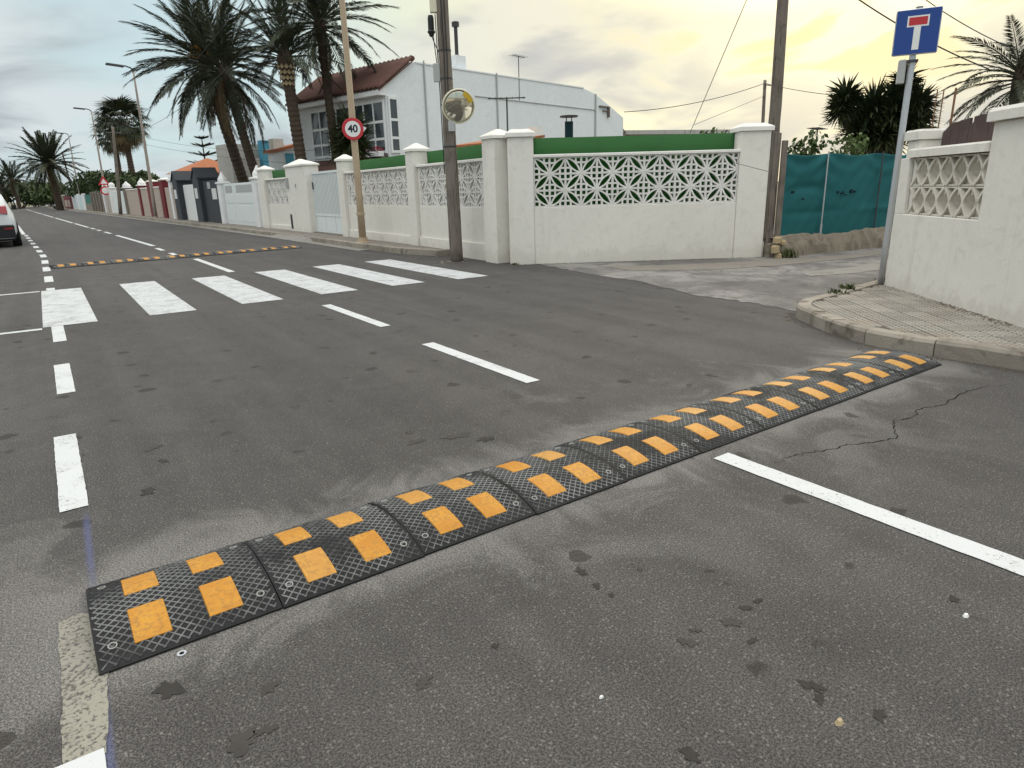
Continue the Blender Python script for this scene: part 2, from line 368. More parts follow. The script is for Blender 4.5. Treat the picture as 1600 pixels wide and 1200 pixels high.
def paint(name, c, wear):
    m, t, b, P = newmat(name)
    fine = noise(t, P, 90, 3, .7); mid = noise(t, P, 5, 5, .7, .6)
    cc = mixc(t, noise(t, P, 2.2, 5, .6), tuple(x*.93 for x in c), c)
    cc = mixc(t, math_(t,'MULTIPLY', sstep(t, mid, .48, .72), .42*wear), cc, tuple(x*.6 for x in c))
    holes = sstep(t, math_(t,'ADD', fine, math_(t,'MULTIPLY', mid, .35)), .93-.22*wear, 1.0-.16*wear)
    cc = mixc(t, holes, cc, (.09,.085,.075))
    t.links.new(cc, b.inputs['Base Color']); b.inputs['Roughness'].default_value = .65; b.inputs['Specular IOR Level'].default_value = .3
    setbump(t, b, fine, .35, .004); return m
M['paint'] = paint('road_paint_fresh', (.60,.62,.62), .7)
M['paint_zebra'] = paint('road_paint_zebra', (.57,.59,.59), 1.0)
M['paint_old'] = paint('road_paint_worn', (.30,.285,.235), 1.25)
M['gutter'] = mat('gutter_concrete', (.25,.24,.215), .9, .15, 2, 60, .3, dirt=(.12,.11,.10), dirtamt=.5)

def rubbermat(name, base, dust, sc_=5, lo=.34, hi=.72):
    m, t, b, P = newmat(name)
    n = noise(t, P, sc_, 5, .65, .6); f = noise(t, P, 45, 3, .7)
    cc = mixc(t, math_(t,'MULTIPLY', sstep(t, math_(t,'ADD',math_(t,'MULTIPLY',n,.7),math_(t,'MULTIPLY',f,.3)), lo, hi), 1.0), base, dust)
    t.links.new(cc, b.inputs['Base Color']); b.inputs['Roughness'].default_value = .62; b.inputs['Specular IOR Level'].default_value = .22
    setbump(t, b, f, .25, .004); return m
M['rubber'] = rubbermat('rubber', (.009,.0095,.010), (.022,.0225,.0225))
M['rib'] = rubbermat('rubber_rib_worn', (.045,.046,.046), (.27,.275,.27), 2.2, .38, .62)
def reflmat():
    m, t, b, P = newmat('reflector_orange')
    n = noise(t, P, 12, 5, .65, .6); f = noise(t, P, 70, 3, .7); oi = N(t, 'ShaderNodeObjectInfo')
    c = mixc(t, sstep(t, n, .3, .7), (.46,.19,.010), (.56,.265,.022))
    c = mixc(t, math_(t,'MULTIPLY', sstep(t, oi.outputs['Random'], .45, 1.0), .45), c, (.54,.32,.10))
    c = mixc(t, math_(t,'MULTIPLY', sstep(t, math_(t,'ADD',f,math_(t,'MULTIPLY',n,.4)), .66, .86), .55), c, (.26,.13,.03))
    t.links.new(c, b.inputs['Base Color']); b.inputs['Roughness'].default_value = .5; b.inputs['Specular IOR Level'].default_value = .35
    setbump(t, b, f, .2, .003); return m
M['refl'] = reflmat()
M['boltgrey'] = mat('bolt_zinc', (.34,.34,.32), .7, .25, 20, 60, .1)
def clothmat(name, a, c2, alpha=0.0):
    m, t, b, P = newmat(name)
    n = noise(t, P, 2.5, 5, .65, .6); mp = N(t,'ShaderNodeMapping'); mp.inputs['Scale'].default_value=(6,6,60); t.links.new(P, mp.inputs[0])
    f = noise(t, mp.outputs[0], 3, 3, .6)
    t.links.new(mixc(t, math_(t,'ADD',math_(t,'MULTIPLY',n,.6),math_(t,'MULTIPLY',f,.4)), a, c2), b.inputs['Base Color'])
    b.inputs['Roughness'].default_value = .75; b.inputs['Specular IOR Level'].default_value = .25
    setbump(t, b, f, .3, .004)
    tr = N(t, 'ShaderNodeBsdfTranslucent'); tr.inputs[0].default_value = (*[min(1, x*2.2) for x in c2], 1)
    ms = N(t, 'ShaderNodeMixShader'); ms.inputs[0].default_value = alpha; o_ = [n for n in t.nodes if n.type == 'OUTPUT_MATERIAL'][0]
    t.links.new(b.outputs[0], ms.inputs[1]); t.links.new(tr.outputs[0], ms.inputs[2]); t.links.new(ms.outputs[0], o_.inputs[0]); return m
M['green'] = clothmat('green_shade_cloth', (.040,.120,.042), (.065,.185,.065), .35)
M['teal'] = clothmat('teal_shade_cloth', (.007,.085,.095), (.022,.150,.155), .08)
M['tealdark'] = mat('cloth_tear', (.008,.03,.035), .9, .1, 5, 30, 0)
M['mirror'] = mat('mirror_face', (.62,.60,.50), .10, .12, 6, 30, 0, metal=.95, dirt=(.30,.26,.18), dirtamt=.5, dscale=5)
M['mirrorrim'] = mat('mirror_rim', (.72,.68,.52), .6, .08, 6, 30, .05)
M['yellow'] = mat('yellow_sticker', (.55,.36,.03), .6, .1, 6, 30, .05)
M['darkgrey'] = mat('anthracite_paint', (.050,.055,.064), .7, .12, 2, 30, .15)
M['burgundy'] = mat('burgundy_paint', (.17,.025,.03), .7, .2, 2, 30, .15)
def brickmat(name, a, b2, mort, sc_=3.0):
    m, t, b, P = newmat(name)
    sp = N(t,'ShaderNodeSeparateXYZ'); t.links.new(P, sp.inputs[0]); cb = N(t,'ShaderNodeCombineXYZ')
    t.links.new(math_(t,'ADD',sp.outputs[0],sp.outputs[1]), cb.inputs[0]); t.links.new(sp.outputs[2], cb.inputs[1])
    br = N(t,'ShaderNodeTexBrick'); t.links.new(cb.outputs[0], br.inputs['Vector']); br.inputs['Scale'].default_value = sc_
    br.inputs['Color1'].default_value=(*a,1); br.inputs['Color2'].default_value=(*b2,1); br.inputs['Mortar'].default_value=(*mort,1); br.inputs['Mortar Size'].default_value=.03
    n = noise(t, P, 4, 5, .6); t.links.new(mixc(t, math_(t,'MULTIPLY',n,.4), br.outputs[0], tuple(x*.7 for x in a)), b.inputs['Base Color'])
    b.inputs['Roughness'].default_value=.9; setbump(t,b,br.outputs['Fac'],-.4,.02); return m
M['pinkstone'] = brickmat('pink_stone', (.50,.40,.33), (.58,.50,.43), (.34,.29,.25))
M['greystone'] = brickmat('grey_stone', (.24,.21,.17), (.30,.26,.21), (.14,.12,.10))
M['teal_paint'] = mat('teal_paint', (.03,.17,.13), .7, .15, 2, 30, .1)
M['palebluepaint'] = mat('pale_blue_paint', (.60,.71,.73), .6, .08, 2, 30, .1)
M['bluepaint'] = mat('blue_paint', (.08,.30,.42), .7, .12, 2, 30, .1)
M['greyrender'] = plaster('grey_render', (.46,.45,.42), stain=(.22,.21,.19), amt=.8)
M['carpaint'] = mat('car_white', (.70,.73,.73), .25, .02, 1, 20, 0, spec=.6)
M['taillight'] = mat('tail_light', (.30,.012,.02), .15, .1, 8, 30, 0, spec=.6)
M['tyre'] = mat('tyre_rubber', (.02,.02,.021), .8, .2, 6, 60, .2)
M['alloy'] = mat('alloy_rim', (.35,.35,.36), .35, .05, 6, 40, 0, metal=.8)
M['plate'] = mat('plate_white', (.72,.72,.70), .5, .03, 5, 30, 0)
M['rust'] = mat('rusty_rod', (.20,.11,.06), .9, .3, 8, 50, .2)
M['flower'] = mat('red_flower', (.42,.03,.05), .7, .2, 8, 40, 0)

# ================================================================== SETTING
def bend(y): return -.033*max(0.0, y-19.0)
def interp(tab, y):
    if y <= tab[0][1]: return tab[0][0]
    for (xa,ya),(xb,yb) in zip(tab, tab[1:]):
        if y <= yb: return xa+(xb-xa)*(y-ya)/(yb-ya)
    return tab[-1][0]
WALL = [(6.40,9.2),(6.62,14),(6.68,20),(6.5,27),(6.3,34),(6.0,42),(5.5,57),(4.7,80),(3.5,115),(1.5,180)]
KERB = [(6.25,11.6),(6.0,12.4),(5.9,14),(5.9,20),(5.65,30),(5.3,42),(4.85,57),(4.05,80),(2.85,115),(.8,180)]
wallx = lambda y: interp(WALL, y)
kerbx = lambda y: interp(KERB, y)

tag(MB().add([(-700,-700,-.06),(700,-700,-.06),(700,700,-.06),(-700,700,-.06)], [(0,1,2,3)]).build('ground', M['dirt']), 'flat dry ground stretching to the horizon', kind='structure')
mb = MB(); ys = [-12,-4,4,10,14,19,25,32,40,50,65,80,100,125,150,180]
vs = []; fs = []
for y in ys: vs += [(-9+bend(y),y,0),((7.0 if y > 9 else 6.75)+bend(y),y,0)]
for i in range(len(ys)-1): fs.append((2*i,2*i+1,2*i+3,2*i+2))
road = tag(MB().add(vs,fs).build('road', M['asphalt']), 'dark grey asphalt street with fresh white markings', kind='structure')

# alley: older pale concrete, ragged seam against the street asphalt
edge = [(6.75,9.05),(6.66,8.5),(6.62,8.1),(6.52,7.65),(6.47,7.0),(6.42,6.25),(6.2,5.6),(6.05,5.0),(6.07,4.5),(6.05,4.2),(5.98,3.75)]
fine_edge = []
for (xa,ya),(xb,yb) in zip(edge, edge[1:]):
    for k in range(6):
        t = k/6; fine_edge.append((xa+(xb-xa)*t+random.uniform(-.035,.035), ya+(yb-ya)*t))
fine_edge += [(5.98,3.3),(9,2.6),(40,2.6),(40,14),(9.5,11)]
alley = tag(MB().sheet(list(reversed(fine_edge)), .004).build('alley', M['alley']), 'side lane of pale worn concrete beside the white corner wall', kind='structure')
# tongue-shaped repair patches on the lane, each its own sheet
for poly, nm in (([(7.2,7.9),(8.3,7.1),(9.4,6.6),(10.8,6.15),(12.5,5.9),(12.3,5.6),(10.4,5.75),(9.0,6.0),(8.0,6.4),(7.2,7.1)],'footway'),
                 ([(8.6,5.3),(9.6,5.1),(10.6,5.2),(10.9,5.0),(9.9,4.7),(8.9,4.75),(8.3,5.0)],'gutter')):
    pp = []
    for (xa,ya),(xb,yb) in zip(poly, poly[1:]+poly[:1]):
        for k in range(5): pp.append((xa+(xb-xa)*k/5+random.uniform(-.03,.03), ya+(yb-ya)*k/5+random.uniform(-.03,.03)))
    MB().sheet(list(reversed(pp)), .008).build('repair_patch', M[nm], alley)

# far footway with kerb stones
fw = struct('sidewalk', 'narrow concrete footway along the garden walls with worn kerb')
ysx = [11.6,12.4,14,17,20,25,30,36,42,50,57,68,80,97,115,150,178]
vs=[]; fs=[]
for y in ysx: vs += [(kerbx(y)+.10,y,.105),(wallx(y)+.25,y,.115)]
for i in range(len(ysx)-1): fs.append((2*i,2*i+1,2*i+3,2*i+2))
o=len(vs); vs += [(kerbx(11.6)+.10,11.6,0),(wallx(11.6)+.25,11.6,0)]; fs.append((0,1,o+1,o)[::-1])
MB().add(vs,fs).build('paving', M['footway'], fw)
kst = [MB().bbox(-.06,.06,.004,L-.004,-.02,.12,.012).mesh('kerb_stone', M['kerb']) for L in (.8,1.0,1.2)]
y = 11.62
while y < 60:
    i = random.choice((0,1,1,2)); L = (.8,1.0,1.2)[i]
    x0, x1 = kerbx(y), kerbx(y+L); a = math.atan2(-(x1-x0), L)
    obj('kerb_stone', kst[i], fw, (x0+.06,y,random.uniform(-.006,.004)), (0,0,a)); y += L
mb = MB()
ysf = [y,70,80,97,115,150,178]
for ya, yb in zip(ysf, ysf[1:]):
    xa, xb = kerbx(ya), kerbx(yb)
    mb.add([(xa,ya,0),(xa,ya,.12),(xa+.12,ya,.12),(xb,yb,0),(xb,yb,.12),(xb+.12,yb,.12)], [(0,3,4,1),(1,4,5,2)])
tag(mb.build('kerb_stone', M['kerb'], fw), kind='stuff')
# end kerb stones closing the footway beside the wooden pole
for k in range(1): MB().bbox(0,.36,-.12,0,-.02,.118,.012).build('kerb_stone', M['kerb'], fw, loc=(6.22,11.62,0))
# sloping gutter strip along the kerb and driveway ramp
vs=[]; fs=[]
for y in ysx[2:]: vs += [(kerbx(y)-.26,y,.006),(kerbx(y)-.002,y,.014)]
for i in range(len(ysx)-3): fs.append((2*i,2*i+1,2*i+3,2*i+2))
MB().add(vs,fs).build('gutter_strip', M['gutter'], fw)
mb = MB(); mb.add([(5.6,17.7,.008),(5.97,18.1,.126),(5.97,20.7,.126),(5.6,21.1,.008),(5.97,17.7,.008),(5.97,21.1,.008)],[(0,1,2,3),(0,4,1),(2,5,3)])
mb.build('driveway_ramp', M['gutter'], fw)

# left footway (beyond the parking lane)
lf = struct('sidewalk', 'plain footway along the parking side of the street')
vs=[]; fs=[]
for y in [-12,0,19,40,80,120,178]: vs += [(-2.75+bend(y),y,0),(-2.75+bend(y),y,.13),(-2.62+bend(y)-.13-.12,y,.13),(-5.2+bend(y),y,.13)]
for i in range(6):
    for k in range(3): fs.append((4*i+k,4*i+k+1,4*i+5+k,4*i+4+k)[::-1])
MB().add(vs,fs).build('paving', M['footway'], lf)

# ---- corner pavement on the right
cp = struct('sidewalk', 'rounded corner pavement of small-padded tiles with kerb stones')
outer = [(8.15,3.90),(7.265,3.80),(6.66,3.745),(6.20,3.72),(5.90,3.655),(5.66,3.50),(5.43,3.17),(5.27,2.92),(5.153,2.66),(5.10,2.40),(5.10,2.15),(5.14,1.54),(5.17,.6),(5.2,-.6),(5.2,-3),(5.2,-8)]
def offset(pts, d):
    r = []
    for i,(x,y) in enumerate(pts):
        a = pts[max(i-1,0)]; b = pts[min(i+1,len(pts)-1)]; dx,dy = b[0]-a[0], b[1]-a[1]; l = math.hypot(dx,dy)
        r.append((x-dy/l*d, y+dx/l*d))
    return r
inner = offset(outer, .13)
WR_A, WR_B = Vector((7.56,3.63)), Vector((6.12,1.865))
inside_poly = inner + [(9,-8),(9.5,3.3)]
MB().sheet(inside_poly, .10).build('tile_bed', M['mortar'], cp)
# kerb stones: split the outer curve at joints
def along(pts):
    s=[0]
    for a,b in zip(pts,pts[1:]): s.append(s[-1]+math.hypot(b[0]-a[0],b[1]-a[1]))
    return s
S = along(outer)
def pt(pts, s):
    for i in range(len(S)-1):
        if s <= S[i+1]+1e-9:
            t=(s-S[i])/(S[i+1]-S[i]); a,b=pts[i],pts[i+1]; return (a[0]+(b[0]-a[0])*t, a[1]+(b[1]-a[1])*t)
    return pts[-1]
j = 0.0; lens = [1.0,.55,.50,.45,.36,.36,.40,.52,.72,.95]+[1.0]*12; k = 0
while j < S[-1]-.05:
    L = min(lens[k % len(lens)], S[-1]-j); n = max(2, int(L/.12)); ob=[];ib=[]
    for i in range(n+1):
        s = j+.004+(L-.008)*i/n; ob.append(pt(outer,s)); ib.append(pt(inner,s))
    c=.018; mid=[(a[0]+(b[0]-a[0])*c/.13, a[1]+(b[1]-a[1])*c/.13) for a,b in zip(ob,ib)]
    zt = .118+random.uniform(-.004,.004); vs=[];fs=[]
    for i in range(n+1):
        ch = random.uniform(0,.004)
        vs += [(ob[i][0],ob[i][1],-.03),(ob[i][0],ob[i][1],zt-.02-ch),(mid[i][0],mid[i][1],zt),(ib[i][0],ib[i][1],zt),(ib[i][0],ib[i][1],-.03)]
    for i in range(n):
        for q in range(4): fs.append((5*i+q,5*i+5+q,5*i+6+q,5*i+1+q))
    fs += [(0,1,2,3,4),tuple(5*n+q for q in (4,3,2,1,0))]
    MB().add(vs,fs).build('kerb_stone', M['kerb'], cp); j += L; k += 1
# tiles: 20 cm with 4x4 pads
mb = MB(); T=.2
mb.box(.002,T-.002,.002,T-.002,-.02,-.002)
for i in range(4):
    for q in range(4):
        x0=.006+i*.0475; y0=.006+q*.0475; b=.006
        mb.add([(x0,y0,-.002),(x0+.039,y0,-.002),(x0+.039,y0+.039,-.002),(x0,y0+.039,-.002),(x0+b,y0+b,.009),(x0+.039-b,y0+b,.009),(x0+.039-b,y0+.039-b,.009),(x0+b,y0+.039-b,.009)],
               [(4,5,6,7),(0,1,5,4),(1,2,6,5),(2,3,7,6),(3,0,4,7)])
tile_me = mb.mesh('paving_tile', M['tile']); tile_me.materials.append(M['mortar'])
for p_ in tile_me.polygons[:6]: p_.material_index = 1
def inpoly(x,y,poly):
    c=False
    for (xa,ya),(xb,yb) in zip(poly, poly[1:]+poly[:1]):
        if (ya>y)!=(yb>y) and x<(xb-xa)*(y-ya)/(yb-ya)+xa: c=not c
    return c
walk_poly = outer[:12]+[(5.17,.6),(5.1,.4),(6.12+.05,1.865-.05),(7.56+.1,3.63)]
ta = math.atan2(WR_B.y-WR_A.y, WR_B.x-WR_A.x); ca,sa = math.cos(ta), math.sin(ta)
big_inner = offset(outer, .165)[:12]+[(5.2,.6),(5.2,.35),(6.25,1.8),(7.75,3.6)]
for i in range(-6,30):
    for q in range(-14,6):
        lx, ly = i*T, q*T
        x = WR_A.x+lx*ca-ly*sa; y_ = WR_A.y+lx*sa+ly*ca
        cxx = x+T/2*(ca-sa); cyy = y_+T/2*(sa+ca)
        if inpoly(cxx,cyy,big_inner): obj('paving_tile', tile_me, cp, (x,y_,.10+random.uniform(-.0035,.002)), (random.uniform(-.008,.008),random.uniform(-.008,.008),ta))

# ---- road markings (paint sheets 4 mm above the asphalt)
def mark(parent, poly, m='paint', z=.004, name='stripe', jag=.0):
    pp=[]
    for (xa,ya),(xb,yb) in zip(poly, poly[1:]+poly[:1]):
        L=math.hypot(xb-xa,yb-ya); n=max(1,int(L/.035)) if jag else 1
        for k in range(n): pp.append((xa+(xb-xa)*k/n+random.uniform(-jag,jag), ya+(yb-ya)*k/n+random.uniform(-jag,jag)))
    return MB().sheet(pp, z).build(name, M[m], parent)
zc = struct('zebra_crossing', 'white zebra crossing of six wide stripes across the street')
zx = [(-.165,.32),(.815,1.295),(1.81,2.30),(2.80,3.30),(3.805,4.305),(4.80,5.32)]
for i,(a,b) in enumerate(zx):
    y0 = (8.21,8.20,8.27,8.33,8.36,8.28)[i]; y1 = (11.64,11.64,11.53,11.62,11.68,11.72)[i]
    mark(zc, [(a,y0),(b,y0+.0),(b+.01,y1),(a+.01,y1)], 'paint_zebra', jag=.0016)
pb = struct('parking_bay_marking', 'thin white lines boxing the parking lane at the crossing')
mark(pb, [(-2.6,8.07),(-.172,8.07),(-.172,8.17),(-2.6,8.17)], z=.0035, jag=.0015); mark(pb, [(-2.6,11.56),(-.172,11.56),(-.172,11.66),(-2.6,11.66)], z=.0035, jag=.0015)
el = struct('edge_line', 'dashed white edge line along the parking lane')
w_=.052
def dash(par, x, y0, y1, hw=w_, **kw): return mark(par, [(x-hw+bend(y0),y0),(x+hw+bend(y0),y0),(x+hw+bend(y1),y1),(x-hw+bend(y1),y1)], name='dash', jag=.0016, **kw)
for x,y0,y1 in [(-.155,.55,1.60),(-.10,3.13,4.23),(-.06,5.215,6.205),(-.042,7.26,8.20)]: dash(el,x,y0,y1)
y=11.85
dash(el,-.04,11.66,11.95); 
for y0 in [12.88,14.9,16.75,18.7,20.6,22.6,24.6,26.6,28.6,30.6]: dash(el,-.04-.002*(y0-12.9),y0,y0+1.0,.06)
prev=32.4
for y1 in (38,46,56,70,90,120): dash(el,-.12,prev,y1,.06); prev=y1
old = struct('edge_line', 'worn grey-cream remnant of an old edge line beside the bump')
mark(old, [(-.185,1.58),(-.10,1.58),(-.072,1.9),(-.066,2.21),(-.12,2.26),(-.178,2.24)], 'paint_old', .003, 'dash', .004)
clm = struct('centre_line', 'dashed white centre line of the street')
for x,y0,y1 in [(2.45,-3.0,1.83),(2.51,3.40,4.90),(2.55,5.83,7.47),(2.53,11.97,15.18),(2.37,16.3,17.3),(2.36,18.3,19.3)]: dash(clm,x,y0,y1,.055)
for x,y0,y1 in [(2.45,20.3,27.6),(2.45,29.1,31.0),(2.44,32.2,33.4),(2.44,34.3,36),(2.42,36.8,44),(2.4,45,60),(2.4,62,78),(2.4,80,100),(2.4,102,130)]: dash(clm,x,y0,y1,.06)
# crack in the asphalt
ck=[(4.78,1.43),(4.55,1.53),(4.31,1.56),(4.0,1.53),(3.85,1.58),(3.71,1.54),(3.55,1.57),(3.47,1.54),(3.30,1.44),(3.21,1.46),(3.05,1.54),(2.93,1.56),(2.8,1.60),(2.71,1.63),(2.62,1.62),(2.45,1.66)]
pts=[]
for (xa,ya),(xb,yb) in zip(ck,ck[1:]):
    for k in range(5): pts.append((xa+(xb-xa)*k/5+random.uniform(-.012,.012), ya+(yb-ya)*k/5+random.uniform(-.012,.012)))
vs=[];fs=[]
for i,(x,y) in enumerate(pts):
    wd = (.0024+random.uniform(-.0012,.0012))*min(1,i/12+.2,(len(pts)-i)/14); vs += [(x,y-wd,.0015),(x,y+wd,.0015)]
for i in range(len(pts)-1): fs.append((2*i,2*i+2,2*i+3,2*i+1))
MB().add(vs,fs).build('crack', M['crack'], road)

# loose grit and white paint crumbs on the asphalt
mb = MB()
for k in range(420):
    x = random.uniform(-.8,4.8); y = random.uniform(.4,3.4) if k%2 else 2.15+random.choice((-1,1))*(.27+abs(random.gauss(0,.18)))
    r = random.uniform(.0015,.005); h=r*.8; a=random.uniform(0,3)
    vs=[(x+r*math.cos(a+q*1.57),y+r*math.sin(a+q*1.57),.0) for q in range(4)]+[(x,y,h)]
    mb.add(vs,[(0,1,4),(1,2,4),(2,3,4),(3,0,4)])
tag(mb.build('loose_grit', M['gutter']), 'pale loose grit scattered on the asphalt by the bump', 'grit', kind='stuff')

# ================================================================== SPEED BUMPS
def prof(t): return .006+.046*(1-abs(2*t-1)**2.3)
ML, MW = .5, .505
def bump_meshes():
    mb = MB(); n=22; vs=[]; fs=[]
    for i in range(n+1):
        t=i/n; vs += [(.0015,t*MW,prof(t)),(ML-.0015,t*MW,prof(t)),(.0015,t*MW,0),(ML-.0015,t*MW,0)]
    for i in range(n):
        o=4*i; fs += [(o,o+1,o+5,o+4),(o,o+4,o+6,o+2),(o+1,o+3,o+7,o+5)]
    fs += [(0,2,3,1),(4*n,4*n+1,4*n+3,4*n+2)]
    body = mb.add(vs,fs).mesh('module_body', M['rubber']); shade_auto(body)
    rb = MB(); px, py, hw, hh = .031, .030, .0017, .0024
    for s in (1,-1):
        k = -20
        while k < 40:
            x0 = k*px; k += 1
            # line x = x0 + s*(px/py)*y  -> sample
            seg=[]
            for i in range(41):
                y=.008+(MW-.016)*i/40; x=x0+s*(px/py)*y if s>0 else x0-(px/py)*(y-MW)-MW*0
                if .006<=x<=ML-.006: seg.append((x,y))
                elif seg: break
            if len(seg)<2: continue
            vs=[];fs=[]
            for x,y in seg:
                z=prof(y/MW); vs += [(x-hw*1.5,y,z),(x-hw*.6,y,z+hh),(x+hw*.6,y,z+hh),(x+hw*1.5,y,z)]
            for i in range(len(seg)-1):
                for q in range(3): fs.append((4*i+q,4*i+q+1,4*i+5+q,4*i+4+q))
            rb.add(vs,fs)
    ribs = rb.mesh('diamond_rib', M['rib'])
    refl=[]
    for y0,y1 in ((.055,.205),(.295,.445)):
        vs=[];fs=[];n=6
        for i in range(n+1):
            y=y0+(y1-y0)*i/n; z=prof(y/MW)
            e=.0046 if 0<i<n else .0026
            vs += [(0,y,z-.002),(.003,y,z+e),(.099,y,z+e),(.102,y,z-.002)]
        for i in range(n):
            for q in range(3): fs.append((4*i+q,4*i+4+q,4*i+5+q,4*i+q+1)[::-1])
        fs += [(0,1,2,3),tuple(4*n+q for q in (3,2,1,0))]
        refl.append(MB().add(vs,fs).mesh('reflector', M['refl']))
    bolt = MB().lathe([(.0125,-.004),(.0125,.0028),(.0095,.0028),(.0085,-.001),(.0005,-.001)],n=14).mesh('bolt', M['boltgrey'])
    return body, ribs, refl, bolt
B_body, B_ribs, B_refl, B_bolt = bump_meshes()
def speed_bump(loc, rz, label):
    t = thing('speed_bump', label, 'speed bump', loc, rz, 'rubber speed bumps across the street')
    for k in range(10):
        m = obj('module', B_body, t, (k*ML,random.uniform(-.006,.006),0))
        obj('diamond_rib', B_ribs, m)
        for r in B_refl:
            for x in (.098,.298): obj('reflector', r, m, (x+random.uniform(-.002,.002),0,0))
        for x in (.045,.455):
            for y in (.075,.43):
                z=prof(y/MW); sl=(prof((y+.01)/MW)-prof((y-.01)/MW))/.02
                obj('bolt', B_bolt, m, (x,y,z), (math.atan(sl),0,0))
    return t
speed_bump((-.095,1.885,.001), R(.35), 'long black rubber speed bump with orange reflectors in the foreground')
speed_bump((.06,15.35,.001), math.atan2(.62,5.0), 'thin distant speed bump beyond the zebra crossing')

# ================================================================== PIERCED BLOCKS
BS = .2575
def block_a(flip):
    s=BS; mb=MB(); y0,y1=-.045,.045; fw=.016
    for x0,x1,z0,z1 in ((.001,s-.001,.001,fw),(.001,s-.001,s-fw,s-.001),(.001,fw,fw,s-fw),(s-fw,s-.001,fw,s-fw)): mb.box(x0,x1,y0,y1,z0,z1)
    def F(p): return [(s-x,z) for x,z in p] if flip else p
    a=.012; b=s-.012; n=8
    for sg in (1,-1):
        pts=[]
        for i in range(n+1):
            t=i/n; bul=.050*4*t*(1-t)*sg; c=a+(b-a)*t
            pts.append((c+bul*.7071, c-bul*.7071))
        mb.ribbon(F(pts), .025, y0+.004, y1-.004)
    # corner grids either side of the petal
    def arc_at(u):      # z of the lower arc at x=u (approx)
        best=None
        for i in range(101):
            t=i/100; bul=.050*4*t*(1-t); c=a+(b-a)*t
            x,z=c+bul*.7071,c-bul*.7071
            if best is None or abs(x-u)<best[0]: best=(abs(x-u),z)
        return best[1]
    u=s*.655; zt=arc_at(u)
    mb.ribbon(F([(u,.006),(u,zt)]), .030, y0+.006, y1-.006)
    mb.ribbon(F([(s-u,s-.006),(s-u,s-zt)]), .030, y0+.006, y1-.006)
    v=s*.345; xl=s-arc_at(s-v)
    mb.ribbon(F([(s-.006,v),(xl,v)]), .029, y0+.008, y1-.008)
    mb.ribbon(F([(.006,s-v),(s-xl,s-v)]), .029, y0+.008, y1-.008)
    return mb.mesh('pierced_block', M['block'])
BLK = [block_a(False), block_a(True)]
def pyramid(mb, x0,x1,y0,y1,z0,h,band=.07,ov=.035,top=.0):
    mb.bbox(x0-ov,x1+ov,y0-ov,y1+ov,z0,z0+band,.012)
    a=[(x0-ov+.012,y0-ov+.012,z0+band-.001),(x1+ov-.012,y0-ov+.012,z0+band-.001),(x1+ov-.012,y1+ov-.012,z0+band-.001),(x0-ov+.012,y1+ov-.012,z0+band-.001)]
    cx,cy=(x0+x1)/2,(y0+y1)/2; e=.03+top
    b=[(cx-e,cy-e,z0+band+h),(cx+e,cy-e,z0+band+h),(cx+e,cy+e,z0+band+h),(cx-e,cy+e,z0+band+h)]
    mb.add(a+b,[(0,1,5,4),(1,2,6,5),(2,3,7,6),(3,0,4,7),(4,5,6,7)]); return mb
def frame_on(A, B):
    A,B=Vector(A),Vector(B); d=B-A; return (A.x,A.y,0), math.atan2(d.y,d.x), d.length
def pillar(t, x0, x1, y0, y1, z0, z1, m='plaster', cap='pyr', mc='cap', ch=.09):
    p=MB().bbox(x0,x1,y0,y1,z0,z1,.012).build('pillar', M[m], t)
    mb=MB()
    if cap=='pyr': pyramid(mb,x0,x1,y0,y1,z1,ch,.055)
    elif cap=='flat': pyramid(mb,x0,x1,y0,y1,z1,.05,.07,.035,min(x1-x0,y1-y0)*.3)
    elif cap=='finial':
        pyramid(mb,x0,x1,y0,y1,z1,.03,.06,.05,min(x1-x0,y1-y0)*.28)
        c=((x0+x1)/2,(y0+y1)/2,z1+.08); r=(x1-x0)*.42
        mb.lathe([(r*.8,0),(r,.04),(r*.95,.12),(r*.55,.24),(r*.28,.33),(.02,.40)],c,4)
    elif cap=='ball':
        pyramid(mb,x0,x1,y0,y1,z1,.05,.06,.05,.05)
        r=(x1-x0)*.33; c=((x0+x1)/2,(y0+y1)/2,z1+.10+r*.6)
        mb.lathe([(r*math.sin(a*math.pi/8)+.003,-r*math.cos(a*math.pi/8)) for a in range(9)],c,10)
    mb.build('pillar_cap', M[mc], p); return p
def block_field(t, x0, z0, nc, nr, y=.06, phase=1):
    for r in range(nr):
        for c in range(nc):
            obj('pierced_block', BLK[(r+c+phase)%2], t, (x0+c*BS, y, z0+r*BS))
def low_panel(t, x0, x1, y0, y1, z0, z1, m='plaster', name='wall_panel'):
    return MB().bbox(x0,x1,y0,y1,z0,z1,.008).build(name, M[m], t)

